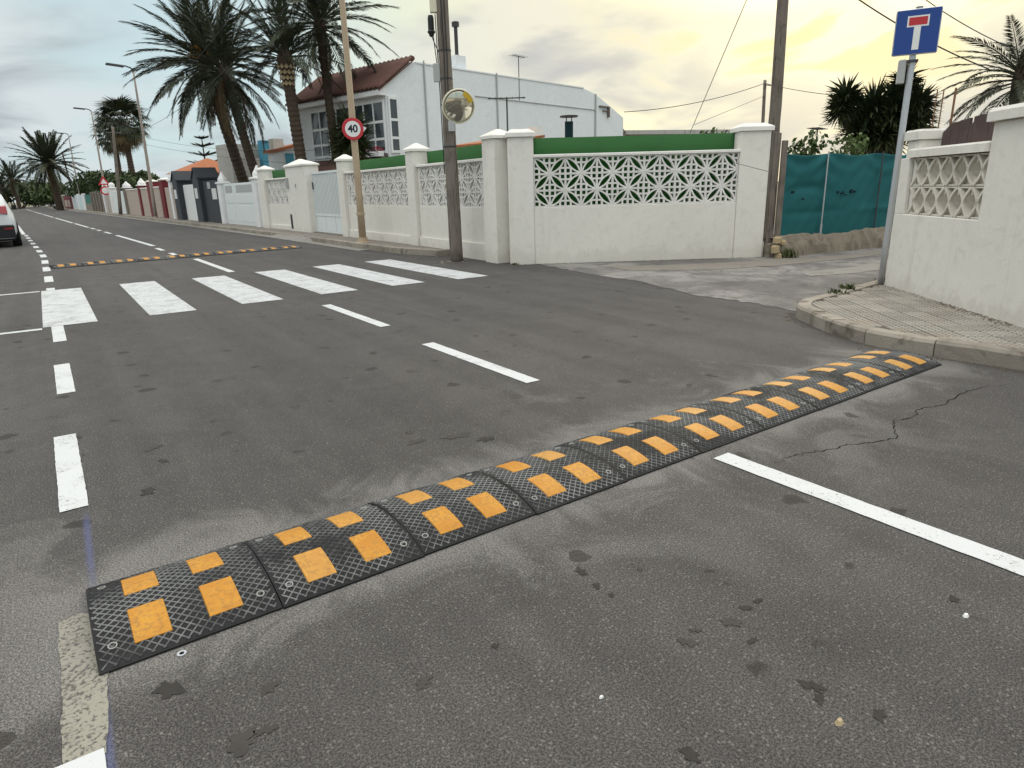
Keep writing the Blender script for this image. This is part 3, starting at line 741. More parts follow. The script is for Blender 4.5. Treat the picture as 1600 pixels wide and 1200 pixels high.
# ---- corner property: wall on the lane
loc, rz, L = frame_on((6.38,9.22),(9.93,6.90))
LX0, LX1 = .415, .415+13*BS
gw = thing('garden_wall', 'white corner garden wall with thirteen columns of flower-pattern pierced blocks along the lane', 'wall', loc, rz)
pillar(gw, .0, .41, -.02, .36, -.03, 2.02, cap='flat')
low_panel(gw, .411, LX1+.002, 0.0, .22, -.03, .925)
block_field(gw, LX0, .928, 13, 3, .06)
MB().bbox(.409,LX1+.01,-.02,.20,.928+3*BS+.003,.928+3*BS+.046,.01).build('ledge', M['cap'], gw)
pillar(gw, LX1+.004, L+.02, -.015, .40, -.03, 2.02, cap='flat')
gs = thing('shade_screen', 'green shade cloth strip above the pierced blocks on the lane wall', 'screen', loc, rz, 'green cloth strips above the garden wall')
def cloth_strip(t, x0, x1, y, z0, z1, m, amp=.012, nx=60, nz=10, name='cloth', sag=.0):
    ph=random.uniform(0,6); vs=[];fs=[]
    for i in range(nx+1):
        for j in range(nz+1):
            u=i/nx; v=j/nz; x=x0+(x1-x0)*u
            zt=z1-sag*abs(math.sin(u*math.pi*3))
            yy=y+amp*(math.sin(x*7+ph+v*2)+.6*math.sin(x*17+ph*2-v*3))*(.3+v*.7)
            vs.append((x,yy,z0+(zt-z0)*v))
    for i in range(nx):
        for j in range(nz): o=i*(nz+1)+j; fs.append((o,o+nz+1,o+nz+2,o+1))
    me=MB().add(vs,fs).mesh(name,M[m],True); o=obj(name,me,t)
    md=o.modifiers.new('thick','SOLIDIFY'); md.thickness=.006; return o
cloth_strip(gs, .43, LX1-.01, .24, .05, 2.01, 'green', .008)
for x in (1.5,2.55): MB().tube((x,.27,0),(x,.27,1.97),.018,n=8).build('post', M['darkmetal'], gs)

# ---- corner property: wall on the street (built far -> near so that +y is the garden side)
def street_frame(y_far, y_near): return frame_on((wallx(y_far),y_far),(wallx(y_near),y_near))
def street_panel(yf, yn, label, nb, first_pillar, last_pillar, slabel):
    loc, rz, L = street_frame(yf, yn)
    t = thing('garden_wall', label, 'wall', loc, rz)
    a = 0
    if first_pillar: pillar(t, 0, .38, -.03, .34, .0, 2.02, ch=.11); a=.382
    b = L
    if last_pillar: pillar(t, L-.38, L, -.03, .34, .0, 2.02, ch=.11); b=L-.382
    low_panel(t, a, b, .05, .24, .30, .925)
    low_panel(t, a, b, .012, .24, .0, .298, name='plinth')
    nb=int((b-a)/BS); x0=(a+b)/2-nb*BS/2
    block_field(t, x0, .928, nb, 3, .11)
    for xa,xb in ((a,x0-.001),(x0+nb*BS+.001,b)):
        if xb-xa>.01: low_panel(t, xa, xb, .06, .16, .927, 1.699, name='wall_panel')
    MB().bbox(a-.0,b,.02,.25,1.703,1.748,.01).build('ledge', M['cap'], t)
    s = thing('shade_screen', slabel, 'screen', loc, rz, 'green cloth strips above the garden wall')
    cloth_strip(s, a+.02, b-.02, .29, .05, 2.005, 'green', .008, 30)
    MB().tube(((a+b)/2,.33,0),((a+b)/2,.33,1.97),.018,n=8).build('post', M['darkmetal'], s)
    return t
street_panel(13.28, 9.62, 'white garden wall with pierced blocks behind the wooden utility pole', 11, True, False, 'green shade cloth behind the wooden utility pole and mirror')
street_panel(17.45, 13.30, 'white garden wall with pierced blocks behind the speed limit sign pole', 11, True, False, 'green shade cloth just right of the speed limit sign pole')
# corner pillar facing the street, coupled with the lane pillar
loc, rz, L = street_frame(10.0, 9.58)
cpil = thing('wall_pillar', 'white corner pillar with pyramid cap at the bend of the garden wall', 'pillar', (6.39,9.60,0), rz)
pillar(cpil, -.36, .04, -.05, .36, -.02, 2.03, ch=.10)

# ---- white slatted gate
def slat_gate(yf, yn, label, h=1.83, panel=True, m='gatewhite', n=22):
    loc, rz, L = street_frame(yf, yn)
    t = thing('driveway_gate', label, 'gate', loc, rz)
    MB().box(.02,L-.02,.12,.16,h-.06,h).box(.02,L-.02,.12,.16,.14,.20).box(.02,L-.02,.121,.159,.60,.655).box(.02,.07,.119,.161,.2,h-.06).box(L-.07,L-.02,.119,.161,.2,h-.06).build('gate_frame', M[m], t)
    wd=(L-.14)/n; MB().box(.07,L-.07,.150,.158,.20,h-.06).build('shade_line_sheet', M['galv'], t); sl=MB().bbox(.020,wd-.020,.132,.1495,.656,h-.061,.012).mesh('slat', M[m])  # grey sheet behind the slats stands in for the shade lines between them
    for k in range(n): obj('slat', sl, t, (.07+k*wd,0,0))
    for k in range(3):
        x0=.07+k*(L-.14)/3; MB().bbox(x0+.015,x0+(L-.14)/3-.015,.132,.150,.205,.595,.006).build('lower_panel', M[m], t)
    MB().box(.10,.13,.09,.12,1.35,1.55).build('handle', M['darkmetal'], t)
    MB().box(0,L,.03,.30,-.01,.13).build('threshold', M['footway'], t)
    return t
slat_gate(20.02, 17.47, 'white metal driveway gate with vertical slats between two capped pillars')

# ---- wall left of the gate
loc, rz, L = street_frame(24.75, 20.05)
t = thing('garden_wall', 'white garden wall left of the slatted gate with three rows of pierced blocks', 'wall', loc, rz)
pillar(t, L-1.75, L, -.04, .38, .0, 2.03, ch=.16); pillar(t, 0, .60, -.04, .36, .0, 2.03, ch=.11)
low_panel(t, .602, L-1.752, .05, .24, .0, .925); low_panel(t, .602, L-1.752, .02, .24, .0, .26, name='plinth')
nb=int((L-1.752-.602)/BS); x0=(.602+L-1.752)/2-nb*BS/2
block_field(t, x0, .928, nb, 3, .11)
for xa,xb in ((.603,x0-.001),(x0+nb*BS+.001,L-1.753)): low_panel(t, xa, xb, .06, .16, .927, 1.699)
MB().bbox(.602,L-1.752,.02,.25,1.703,1.748,.01).build('ledge', M['cap'], t)
MB().box(L-1.70,L-1.55,-.052,-.041,.18,.62).build('meter_slot', M['black'], t)
MB().box(L-.95,L-.87,-.06,-.041,1.43,1.53).build('doorbell', M['greyplastic'], t)
MB().box(L-1.68,L-1.54,-.10,-.041,1.42,1.72).build('letter_box', M['greyplastic'], t)
s = thing('shade_screen', 'small green shade cloth left of the white slatted gate', 'screen', loc, rz, 'green cloth strips above the garden wall')
cloth_strip(s, .62, L-1.77, .29, .05, 2.02, 'green', .006, 20)

# ---- neighbouring frontages further along the street
def frontage(yf, yn, name, label, cat, m, h, y0=.05, y1=.28, z0=.0):
    loc, rz, L = street_frame(yf, yn); t = thing(name, label, cat, loc, rz); return t, L
t, L = frontage(30.75, 24.8, 'driveway_gate', 'plain white double gate with pointed finial pillars left of the pierced wall', 'gate', 'white', 1.75)
pillar(t, 0, .45, 0, .4, 0, 1.72, 'white', 'finial', 'white'); pillar(t, L-.95, L-.5, 0, .4, 0, 1.78, 'white', 'finial', 'white')
low_panel(t, L-.5, L, .08, .3, 0, 1.65, 'white')
for a,b in ((.46,2.05),(2.09,L-.97)):
    g=MB().bbox(a,b,.14,.18,.08,1.70,.01).build('gate_leaf', M['gatewhite'], t)
    MB().box(a+.15,b-.15,.128,.1395,.25,.85).box(a+.15,b-.15,.127,.1395,.95,1.25).build('raised_panel', M['gatewhite'], g)
    MB().box(a+.3,b-.3,.126,.1395,1.36,1.62).build('louvre', M['greyplastic'], g)
low_panel(t, 2.5, 3.2, .10, .138, 1.72, 2.0, 'white', 'top_rail') if False else None

def gable_pillar(yc, label, panel_to=None):
    loc, rz, L = street_frame(yc+.55, yc-.55); t = thing('gate_pillar', label, 'pillar', loc, rz, 'anthracite gabled gate pillars')
    MB().prism_y([(0,0),(L,0),(L,2.0),(L/2,2.42),(0,2.0)], -.15, .75).build('shaft', M['darkgrey'], t)
    MB().prism_y([(-.06,1.99),(L/2,2.44),(L+.06,1.99),(L+.06,2.05),(L/2,2.50),(-.06,2.05)], -.20, .80).build('gable_roof', M['darkgrey'], t)
    MB().box(.25,.75,-.17,-.151,1.15,1.60).build('plate', M['plate'], t)
    return t, L
gable_pillar(33.9, 'anthracite gabled gate pillar beside the plain white gate')
gable_pillar(38.4, 'anthracite gabled gate pillar beside the burgundy pillars')
t, L = frontage(33.3, 30.8, 'boundary_wall', 'anthracite wall panel with white notice beside the white gate', 'wall', 'darkgrey', 1.9)
low_panel(t, 0, L, .02, .3, 0, 1.88, 'darkgrey'); MB().box(L*.62,L*.92,.0,.019,1.1,1.55).build('notice', M['plate'], t); MB().box(L*.35,L*.55,.0,.019,1.55,1.82).build('notice', M['greyplastic'], t)
t, L = frontage(37.8, 34.5, 'driveway_gate', 'white boarded gate between the two anthracite gabled pillars', 'gate', 'white', 1.8)
for k in range(6): MB().bbox(k*L/6+.01,(k+1)*L/6-.01,.10,.16,.05,1.80,.01).build('board', M['white'], t)
t, L = frontage(42.2, 39.0, 'boundary_wall', 'pinkish stone wall between burgundy and anthracite pillars', 'wall', 'pinkstone', 1.7)
low_panel(t, 0, L, .05, .3, 0, 1.75, 'pinkstone'); pillar(t, L*.45, L*.45+.45, 0, .4, 0, 2.05, 'white', 'finial', 'white')
def pill_thing(y, wd, h, m, cap, label, group=None, mc='cap'):
    loc, rz, L = street_frame(y+wd/2, y-wd/2); t = thing('gate_pillar', label, 'pillar', loc, rz, group)
    pillar(t, 0, L, -.03, .5, 0, h, m, cap, mc); return t
pill_thing(42.8, .95, 2.15, 'burgundy', 'pyr', 'burgundy gate pillar with white cap nearest the anthracite gate', 'burgundy pillars with white caps')
pill_thing(46.8, .95, 2.15, 'burgundy', 'pyr', 'burgundy gate pillar with white cap behind the tall lamp post', 'burgundy pillars with white caps')
pill_thing(50.6, .6, 2.0, 'burgundy', 'finial', 'narrow burgundy pillar with pointed white finial', 'burgundy pillars with white caps', 'white')
for yf,yn,lb in ((46.3,43.3,'pale stone wall panel between two burgundy pillars'),(50.3,47.3,'pale stone wall panel left of the lamp post'),(56.5,50.9,'weathered pink stone wall left of the burgundy pillars')):
    t, L = frontage(yf, yn, 'boundary_wall', lb, 'wall', 'pinkstone', 1.75); low_panel(t, 0, L, .05, .3, 0, 1.78, 'pinkstone')
    MB().bbox(0,L,.02,.33,1.785,1.85,.01).build('coping', M['cap'], t)
pill_thing(57.2, .7, 1.95, 'greystone', 'finial', 'grey stone gate pillar with pointed white finial', None, 'white')
t, L = frontage(64.6, 57.7, 'driveway_gate', 'white gate with a ball finial post beside the dark utility pole', 'gate', 'white', 1.8)
for k in range(8): MB().bbox(k*L/8+.015,(k+1)*L/8-.015,.10,.16,.05,1.78,.01).build('board', M['gatewhite'], t)
pill_thing(65.2, .7, 2.05, 'white', 'ball', 'white gate pillar topped by a ball, right of the stone wall', 'white pillars with ball tops', 'white')
t, L = frontage(69.2, 65.7, 'boundary_wall', 'pale stone wall between two ball-topped white pillars', 'wall', 'pinkstone', 1.7); low_panel(t, 0, L, .05, .3, 0, 1.8, 'pinkstone')
pill_thing(69.7, .7, 2.0, 'white', 'ball', 'white gate pillar topped by a ball, left of the stone wall', 'white pillars with ball tops', 'white')
t, L = frontage(80.5, 70.2, 'boundary_wall', 'weathered grey-brown plank wall far along the street', 'wall', 'greywood', 1.9)
for k in range(9): MB().bbox(k*L/9+.03,(k+1)*L/9-.03,.0+.08*(k%2),.25,0,1.85+random.uniform(-.08,.12),.01).build('plank', M['greystone' if k%2 else 'greywood'], t)
t, L = frontage(87, 80.8, 'boundary_wall', 'low stone wall carrying teal cloth far along the street', 'wall', 'teal', 1.9)
low_panel(t, 0, L, .05, .3, 0, .8, 'greystone'); low_panel(t, 0, L, .10, .2, .80, 1.7, 'teal_paint', 'cloth_panel')
t, L = frontage(103, 87.4, 'driveway_gate', 'pale blue and white gate far along the street', 'gate', 'palebluepaint', 1.8)
for k in range(7): MB().bbox(k*L/7+.05,(k+1)*L/7-.05,.05+.03*(k%2),.25,0,1.75+.12*(k%3==0),.01).build('board', M['palebluepaint' if k%3 else 'white'], t)
t, L = frontage(116, 104, 'boundary_wall', 'burgundy wall with stone insets far along the street', 'wall', 'burgundy', 1.8)
low_panel(t, 0, L, .05, .3, 0, 1.75, 'burgundy')
for k in range(2): low_panel(t, 1.5+k*5, 5+k*5, .0, .049, .35, 1.2, 'pinkstone', 'inset')
for yf,yn,m,lb in ((128,116.5,'greystone','grey stone wall left of the far burgundy wall'),(150,128.5,'palebluepaint','long pale blue wall near the end of the street'),(163,150.5,'greystone','dull stone wall at the end of the street'),(178,163.5,'white','white wall closing the end of the street')):
    t, L = frontage(yf, yn, 'boundary_wall', lb, 'wall', m, 1.8); low_panel(t, 0, L, .05, .3, 0, 1.85, m)
    MB().bbox(0,L,.02,.33,1.855,1.93,.01).build('coping', M['cap'], t)

# left side boundary (out of frame except at a side step)
t = thing('boundary_wall', 'plain white wall out of frame along the parking side of the street', 'wall', (-5.2,-10,0), R(90))
vs=[];fs=[]
for y in [-10,10,19,40,80,120,170]: vs += [(y+10,-bend(y),0),(y+10,-bend(y),1.9),(y+10,-bend(y)+.25,1.9),(y+10,-bend(y)+.25,0)]
for i in range(6):
    for k in range(3): fs.append((4*i+k,4*i+4+k,4*i+5+k,4*i+1+k))
MB().add(vs,fs).build('wall_panel', M['plaster'], t)

# ================================================================== RIGHT CORNER WALL
ZW=.11
loc, rz, L = frame_on(WR_A, WR_B)
rw = thing('garden_wall', 'cream garden wall with two rows of star-relief blocks behind the corner pavement', 'wall', (loc[0],loc[1],0), rz)
L2 = L+.75
def block_b():
    """relief block: two bowed ribs crossing at the middle over a funnel with a small hole"""
    s,h=.2155,.272; mb=MB(); y0,y1=-.05,.03
    for x0,x1,z0,z1 in ((.001,s-.001,.001,.016),(.001,s-.001,h-.016,h-.001)): mb.box(x0,x1,y0+.012,y1,z0,z1)
    n=10
    for sg in (1,-1):
        pts=[]
        for i in range(n+1):
            t=i/n; u=2*t-1; x=s/2+sg*(s/2-.006)*(abs(u)**1.6); pts.append((x,.008+(h-.016)*t))
        mb.ribbon(pts,.026,y0,y1+.03)
    # thin side ribs at the seam, bowed to form the narrow leaves
    for x in (.004,s-.004): mb.ribbon([(x,.01),(x,h*.27)],.012,y0+.014,y1); mb.ribbon([(x,h*.73),(x,h-.01)],.012,y0+.014,y1)
    # recessed back with funnel: outer rect -> inner hole rim
    yo,yi=-.005,.06
    for cx_ in (0,s):
        pass
    o=[(0.002,yo,.002),(s-.002,yo,.002),(s-.002,yo,h-.002),(.002,yo,h-.002)]
    mb.add([(.002,-.012,.002),(s-.002,-.012,.002),(s-.002,-.012,h-.002),(.002,-.012,h-.002),(.002,.105,h*.5),(s*.5,-.03,h*.5),(s-.002,.105,h*.5),(s*.5,.0,.002),(s*.5,.0,h-.002)],
           [(0,7,5,4),(7,1,6,5),(5,6,2,8),(4,5,8,3)])
    return mb.mesh('relief_block', M['block_cream'])
RB = block_b()
p=MB().bbox(.0,.26,.02,.30,ZW-.05,1.60,.012).build('pillar', M['plaster_right'], rw); MB().bbox(-.035,.285,-.012,.33,1.603,1.70,.02).build('pillar_cap', M['plaster_right'], p)
low_panel(rw, .0, 1.60, -.025, .25, ZW-.05, .875, 'plaster_right')
low_panel(rw, .0, .195, -.024, .019, .877, 1.43, 'plaster_right', 'wall_panel')
for r in range(2):
    for c in range(6): obj('relief_block', RB, rw, (.199+c*.2165,.055,.878+r*.275))
low_panel(rw, .2, 1.50, .168, .198, .877, 1.43, 'plaster_right', 'back_panel')
MB().bbox(.17,1.50,-.05,.20,1.432,1.515,.016).build('ledge', M['plaster_right'], rw)
p=MB().bbox(1.502,2.02,-.029,.40,ZW-.05,1.66,.014).build('pillar', M['plaster_right'], rw); MB().bbox(1.465,2.06,-.085,.44,1.663,1.765,.03).build('pillar_cap', M['plaster_right'], p)
low_panel(rw, 1.9, L2, -.02, .25, ZW-.05, 1.55, 'plaster_right')
# continuation parallel to the street, beyond the frame
e = WR_A+(WR_B-WR_A).normalized()*L2
low = thing('garden_wall', 'cream garden wall running on along the street beyond the corner pillar', 'wall', (e.x,e.y,0), R(-90))
low_panel(low, .02, 8, -.02, .25, ZW-.05, 1.55, 'plaster_right')
# alley return of the same property
ret = thing('garden_wall', 'cream wall returning along the lane behind the blue sign', 'wall', (WR_A.x,WR_A.y,0), R(-6))
low_panel(ret, .45, 9, -.1, .12, 0, 1.5, 'plaster_right')
# brown boards above the ledge
bf = thing('board_fence', 'dark brown board fence with notched top above the cream block wall', 'fence', (loc[0],loc[1],0), rz)
xs=[.30,.44,.58,.74,.80,1.04,1.28,1.52]; tops=[(1.655,1.735),(1.735,1.74),(1.745,1.755),(1.70,1.70),(1.76,1.77),(1.77,1.785),(1.785,1.80)]
for (a,b),(za,zb) in zip(zip(xs,xs[1:]),tops):
    MB().prism_y([(a+.002,1.2),(b-.002,1.2),(b-.002,zb),(a+.002,za)],.20,.225).build('board', M['brownfence'], bf)
MB().box(.3,1.5,.226,.26,1.3,1.36).build('rail', M['brownfence'], bf)
for k,x in enumerate((.36,.9,1.3)): MB().box(x,x+.05,.226,.28,0,1.6).build('post', M['greywood'], bf)

# ================================================================== POLES, SIGNS, MIRROR
def lean_pole(t, base, top, r0, r1, m, n=14, name='pole', segs=10, wob=.0):
    b, e = Vector(base), Vector(top); pts=[]; rr=[]
    for i in range(segs+1):
        k=i/segs; p=b+(e-b)*k+Vector((random.uniform(-wob,wob),random.uniform(-wob,wob),0)) if 0<i<segs else b+(e-b)*k
        pts.append(p); rr.append(r0+(r1-r0)*k)
    return MB().path(pts, rr, n).build(name, M[m], t, smooth=True)
# --- wooden utility pole
up = thing('utility_pole', 'weathered wooden utility pole carrying the round mirror beside the corner wall', 'utility pole', (6.06,10.47,0))
UPT = Vector((-.045,.03,7.2))
def on_up(z): return UPT*(z/7.2)
lean_pole(up, (0,0,-.1), UPT, .118, .088, 'greywood', 16, 'pole', 26, .004)
mb=MB()
for z,a in ((1.95,.3),(2.62,.3),(3.02,.3),(3.45,.2)):
    c=on_up(z); r=.118-.03*z/7.2+.006; mb.lathe([(r-.004,-.012),(r,-.012),(r,.012),(r-.004,.012)],(c.x,c.y,c.z),18)
mb.build('steel_band', M['darkmetal'], up)
def frame_dir(v): v=Vector(v).normalized(); return v
camv = Vector((-.50,-.86,0)).normalized()          # from pole towards the street end of the lane
side = Vector((camv.y,-camv.x,0))                  # to the left as seen from the camera... 
lft = Vector((-.82,.57,0))
c=on_up(3.0)+lft*.15
jb=MB().bbox(-.06,.06,-.045,.045,0,.28,.012).build('junction_box', M['greyplastic'], up, loc=(c.x,c.y,2.98), rot=(0,0,math.atan2(lft.y,lft.x)))
c=on_up(4.1)+lft*.13; MB().bbox(-.07,.07,-.05,.05,0,.5,.015).build('meter_box', M['mirrorrim'], up, loc=(c.x,c.y,4.02), rot=(0,0,math.atan2(lft.y,lft.x)))
c=on_up(3.75)+lft*.20
sc_=MB().lathe([(.062,0),(.066,.02),(.052,.04),(.05,.22),(.04,.26),(.0,.265)],(0,0,0),14).build('splice_dome', M['black'], up, loc=(c.x,c.y,3.72)); 
MB().lathe([(.01,-.06),(.035,-.05),(.05,0),(.0,.0)],(0,0,0),10).build('cable_gland', M['black'], sc_)
mb=MB()
for k,(dx,zt,zb) in enumerate(((.17,3.70,2.2),(.12,4.0,1.5),(.19,3.66,3.26))):
    pts=[]
    for i in range(9):
        z=zt+(zb-zt)*i/8; p=on_up(z)+lft*(.118-.03*z/7.2+.012+(dx-.11)*max(0,1-i/4))+camv*(.02*math.sin(i*1.3+k)); p.z=z; pts.append(p)
    mb.path(pts,.008,6)
for off in (.02,-.03):
    mb.path([on_up(z)+camv*(.118-.03*z/7.2+.006)+lft*(off+.01*math.sin(z*3)) for z in (7.0,6,5,4,3.4,2.9,2.7)],.009,6)
mb.build('cable_run', M['cable'], up)
MB().tube(on_up(6.9)+Vector((-.8,.3,0)),on_up(6.9)+Vector((.8,-.3,0)),.035,n=8).build('crossarm', M['greywood'], up)
mb=MB()
for k in range(16):
    a=random.uniform(0,6.28); r=random.uniform(.13,.42); x,y=r*math.cos(a),r*math.sin(a); q=random.uniform(.012,.03)
    mb.add([(x-q,y-q,.002),(x+q,y-q,.002),(x+q,y+q,.002),(x-q,y+q,.002),(x,y,q*.8)],[(0,1,4),(1,2,4),(2,3,4),(3,0,4)])
tag(mb.build('rubble', M['stone']), 'crumbs of broken concrete around the foot of the wooden pole', 'rubble', kind='stuff').location=(6.06,10.47,0)
# --- convex mirror
mc = on_up(2.57)+Vector((6.06,10.47,0))+camv*.20+Vector((.145,-.10,0))
mir = thing('traffic_mirror', 'round convex traffic mirror with cream rim on the wooden utility pole', 'mirror', mc)
nrm = Vector((-.36,-.93,-.30)).normalized(); q = nrm.to_track_quat('Z','Y')
Rm=.255
rim=MB().lathe([(Rm*.5,-.06),(Rm+.012,-.05),(Rm+.022,0),(Rm+.018,.03),(Rm+.002,.035),(Rm,.02),(.0,.02)],(0,0,0),40).build('rim', M['mirrorrim'], mir, True)
face=MB().lathe([(Rm*k/8+.0001,.022+.055*(1-(k/8)**2)) for k in range(8,-1,-1)],(0,0,0),40).build('mirror_face', M['mirror'], mir, True)
st=MB()
vs=[];fs=[]
for i in range(9):
    a=R(18)+R(52)*i/8
    for rr in (.16+.03*abs(math.sin(i*1.1)),.262): vs.append((rr*math.cos(a),rr*math.sin(a),.030+.055*(1-min(1,(rr/Rm))**2)))
for i in range(8): fs.append((2*i,2*i+1,2*i+3,2*i+2))
st=MB().add(vs,fs).build('peeling_sticker', M['yellow'], mir)
back=MB().lathe([(.0,-.20),(.04,-.20),(.04,-.06),(.10,-.06)],(0,0,0),14).build('bracket', M['darkmetal'], mir)
for o in (rim,face,st,back): o.rotation_mode='QUATERNION'; o.rotation_quaternion=q
MB().tube((0,0,0),tuple(on_up(2.6)+Vector((6.06,10.47,0))-mc),.028,n=10).build('arm', M['darkmetal'], mir)
mir_plate=MB().box(-.05,.05,-.02,.02,-.14,.02).build('clamp', M['greyplastic'], mir, loc=(-.14,.02,-.25))

# --- lamp posts (the near one carries the speed-limit sign)
def lamp_post(base, top_off, label, m='beige', group='street lamp posts', r0=.085):   # pole, base plate, arm, head with lens
    t = thing('street_lamp', label, 'street lamp', base, 0, group)
    tp=Vector(top_off); lean_pole(t,(0,0,0),tp,r0,.045,m,14,'pole',8)
    MB().lathe([(.17,0),(.17,.02),(.12,.03),(.11,.12),(.0,.12)],(0,0,0),16).build('base_plate', M[m], t)
    MB().path([tp,tp+Vector((-.10,-.01,.12)),tp+Vector((-.35,-.03,.20)),tp+Vector((-.55,-.05,.20))],[.045,.04,.035,.03],10).build('arm', M['darkmetal'], t)
    hd=MB().bbox(-.42,.42,-.13,.13,-.05,.05,.04).build('lamp_head', M['darkmetal'], t, loc=tp+Vector((-.85,-.08,.20)), rot=(0,R(4),R(6)))
    MB().box(-.30,.30,-.09,.09,-.058,-.051).build('lens', M['greyplastic'], hd)
    return t
lamp_post((6.15,14.95,.1), (.02,.0,8.7), 'beige lamp post carrying the round speed limit sign')
MB().lathe([(.095,0),(.098,.05),(.095,.07)],(0,0,0),14).build('collar', M['beige'], bpy.data.objects['street_lamp'], loc=(0,0,.62))
for k,(x,y,lb) in enumerate(((5.6,43.6,'tall pale lamp post in front of the burgundy pillars'),(5.28,69.5,'tall lamp post right of the pair of fan palms'),(4.62,97,'lamp post beside the low bushy palm'),(3.9,126,'distant thin lamp post left of the bushy palm'),(2.6,152,'farthest thin lamp post at the left'))):
    lamp_post((x-.05,y,.1),(-.05+.2*(k<3),.0,(7.75,8.25,8.4,8.75,8.75)[k]), lb, 'lampgrey', r0=.10)
# --- 40 sign
sg = thing('speed_limit_sign', 'round red-rimmed speed limit sign reading 40 on the beige post', 'road sign', (6.15,14.95,2.59))
n40 = Vector((-.42,-.91,0)).normalized(); rot40=(R(90),0,math.atan2(n40.x,-n40.y))
cz=Vector((0,0,0))+n40*.10
def disc(r, z, n=36): return MB().lathe([(r,0),(r,z),(.0,z)],(0,0,0),n)
d1=MB().lathe([(.235,-.012),(.235,.0),(.228,.006),(.0,.006)],(0,0,0),40).build('plate', M['red'], sg, loc=cz, rot=rot40)
MB().lathe([(.168,.006),(.168,.0085),(.0,.0085)],(0,0,0),40).build('white_disc', M['signwhite'], d1)
def text(body, size, m, parent, loc, rot=(0,0,0), name='numerals', ext=.0015, sx=1.0, bold=.0):
    cu=bpy.data.curves.new(name,'FONT'); cu.body=body; cu.size=size; cu.align_x='CENTER'; cu.align_y='CENTER'; cu.extrude=ext; cu.offset=bold
    tmp=bpy.data.objects.new(name,cu); col.objects.link(tmp)
    me=bpy.data.meshes.new_from_object(tmp.evaluated_get(bpy.context.evaluated_depsgraph_get())); bpy.data.objects.remove(tmp)
    me.materials.clear(); me.materials.append(M[m]); o=obj(name,me,parent,loc,rot); o.scale=(sx,1,1); return o
text('40', .215, 'signblack', d1, (0,0,.0105), bold=.006)
MB().box(-.05,.05,-.06,.06,-.02,-.0125).build('clamp', M['galv'], d1); MB().tube((0,0,0),tuple(cz*.9),.03).build('bracket', M['galv'], sg)
# small white plate edge seen behind the sign
MB().prism([(.14,-.17),(.30,.02),(.14,.10)], -.016,-.0125).build('rear_plate', M['signwhite'], d1)
# --- dead-end sign
bs = thing('dead_end_sign', 'square blue dead-end sign with red and white T on galvanised post', 'road sign', (7.567,3.70,.10))
tp=Vector((.03,-.01,2.76)); bottom_pix=None
lean_pole(bs,(0,0,-.02),tp,.031,.031,'galv',14,'post',6)
nb_=Vector((-.86,-.51,0)).normalized(); rzb=math.atan2(nb_.x,-nb_.y)
W_,Hh=.40,.42
pc=Vector((.03,-.01,2.535))+nb_*.055
pl=MB().bbox(-W_/2,W_/2,-Hh/2,Hh/2,-.012,.004,.012).build('panel', M['galv'], bs, loc=pc, rot=(R(90),0,rzb))
MB().box(-W_/2+.009,W_/2-.009,-Hh/2+.009,Hh/2-.009,.0042,.006).build('blue_face', M['blue'], pl)
MB().box(-.03,.03,-.165,.055,.0062,.0078).build('white_stem', M['signwhite'], pl)
MB().box(-.095,.095,.045,.145,.0064,.0080).build('white_border', M['signwhite'], pl)
MB().box(-.080,.080,.059,.131,.0082,.0096).build('red_bar', M['red'], pl)
MB().box(-.06,.06,-.03,-.013,-.19,-.16).box(-.06,.06,-.03,-.013,.10,.13).build('clamp', M['galv'], pl) if False else None
mb=MB(); mb.box(-.05,.05,-.05,.05,0,.022).build('clamp', M['darkmetal'], bs, loc=(.026,-.008,2.26), rot=(0,0,rzb))
bx=nb_*.0+Vector((-.04,.075,0)); MB().bbox(-.035,.035,-.05,.05,-.19,.03,.01).build('rear_plate', M['greyplastic'], bs, loc=Vector((.026,-.008,2.26))+bx, rot=(0,0,rzb))
MB().lathe([(.034,0),(.034,.01),(.0,.014)],(0,0,0),12).build('post_cap', M['galv'], bs, loc=tp)

# ================================================================== LANE: TEAL FENCE, POSTS
A=(10.0,6.62); B=(14.2,6.15)
loc, rz, L = frame_on(A,B)
base = thing('stone_plinth', 'rough rubble stone plinth under the teal cloth fence', 'wall', loc, rz)
vs=[];fs=[];n=44
for i in range(n+1):
    x=L*i/n; h=.33+.03*math.sin(x*3)+random.uniform(-.02,.02)
    row=[(x,-.02+random.uniform(-.03,.03),-.02),(x,-.01+random.uniform(-.03,.03),h*.5),(x,.03+random.uniform(-.015,.015),h),(x,.30,h+.01),(x,.32,-.02)]
    vs+=row
for i in range(n):
    for k in range(4): fs.append((5*i+k,5*i+k+1,5*i+6+k,5*i+5+k)[::-1])
MB().add(vs,fs).build('rubble_face', M['stone'], base)
for k in range(5):
    x=.02+k*.09; MB().add(*(lambda r:([(x+random.uniform(-.02,.08),-.05-random.uniform(0,.03),.03+.06*j+random.uniform(0,.04)) for j in range(0)],[]))(0)) if False else None
for (x,z,w2,h2) in ((-.08,.25,.16,.11),(-.10,.10,.15,.13),(-.02,.0,.12,.09),(.07,.22,.10,.08)):
    MB().bbox(-w2/2,w2/2,-.05,.05,0,h2,.03).build('stone', M['stone_light'], base, loc=(x,-.03,z), rot=(R(random.uniform(-6,6)),R(random.uniform(-8,8)),R(random.uniform(-10,10))))
tf = thing('cloth_fence', 'teal shade cloth stretched on thin posts above the stone plinth in the lane', 'fence', loc, rz)
vs=[];fs=[];nx,nz=140,60
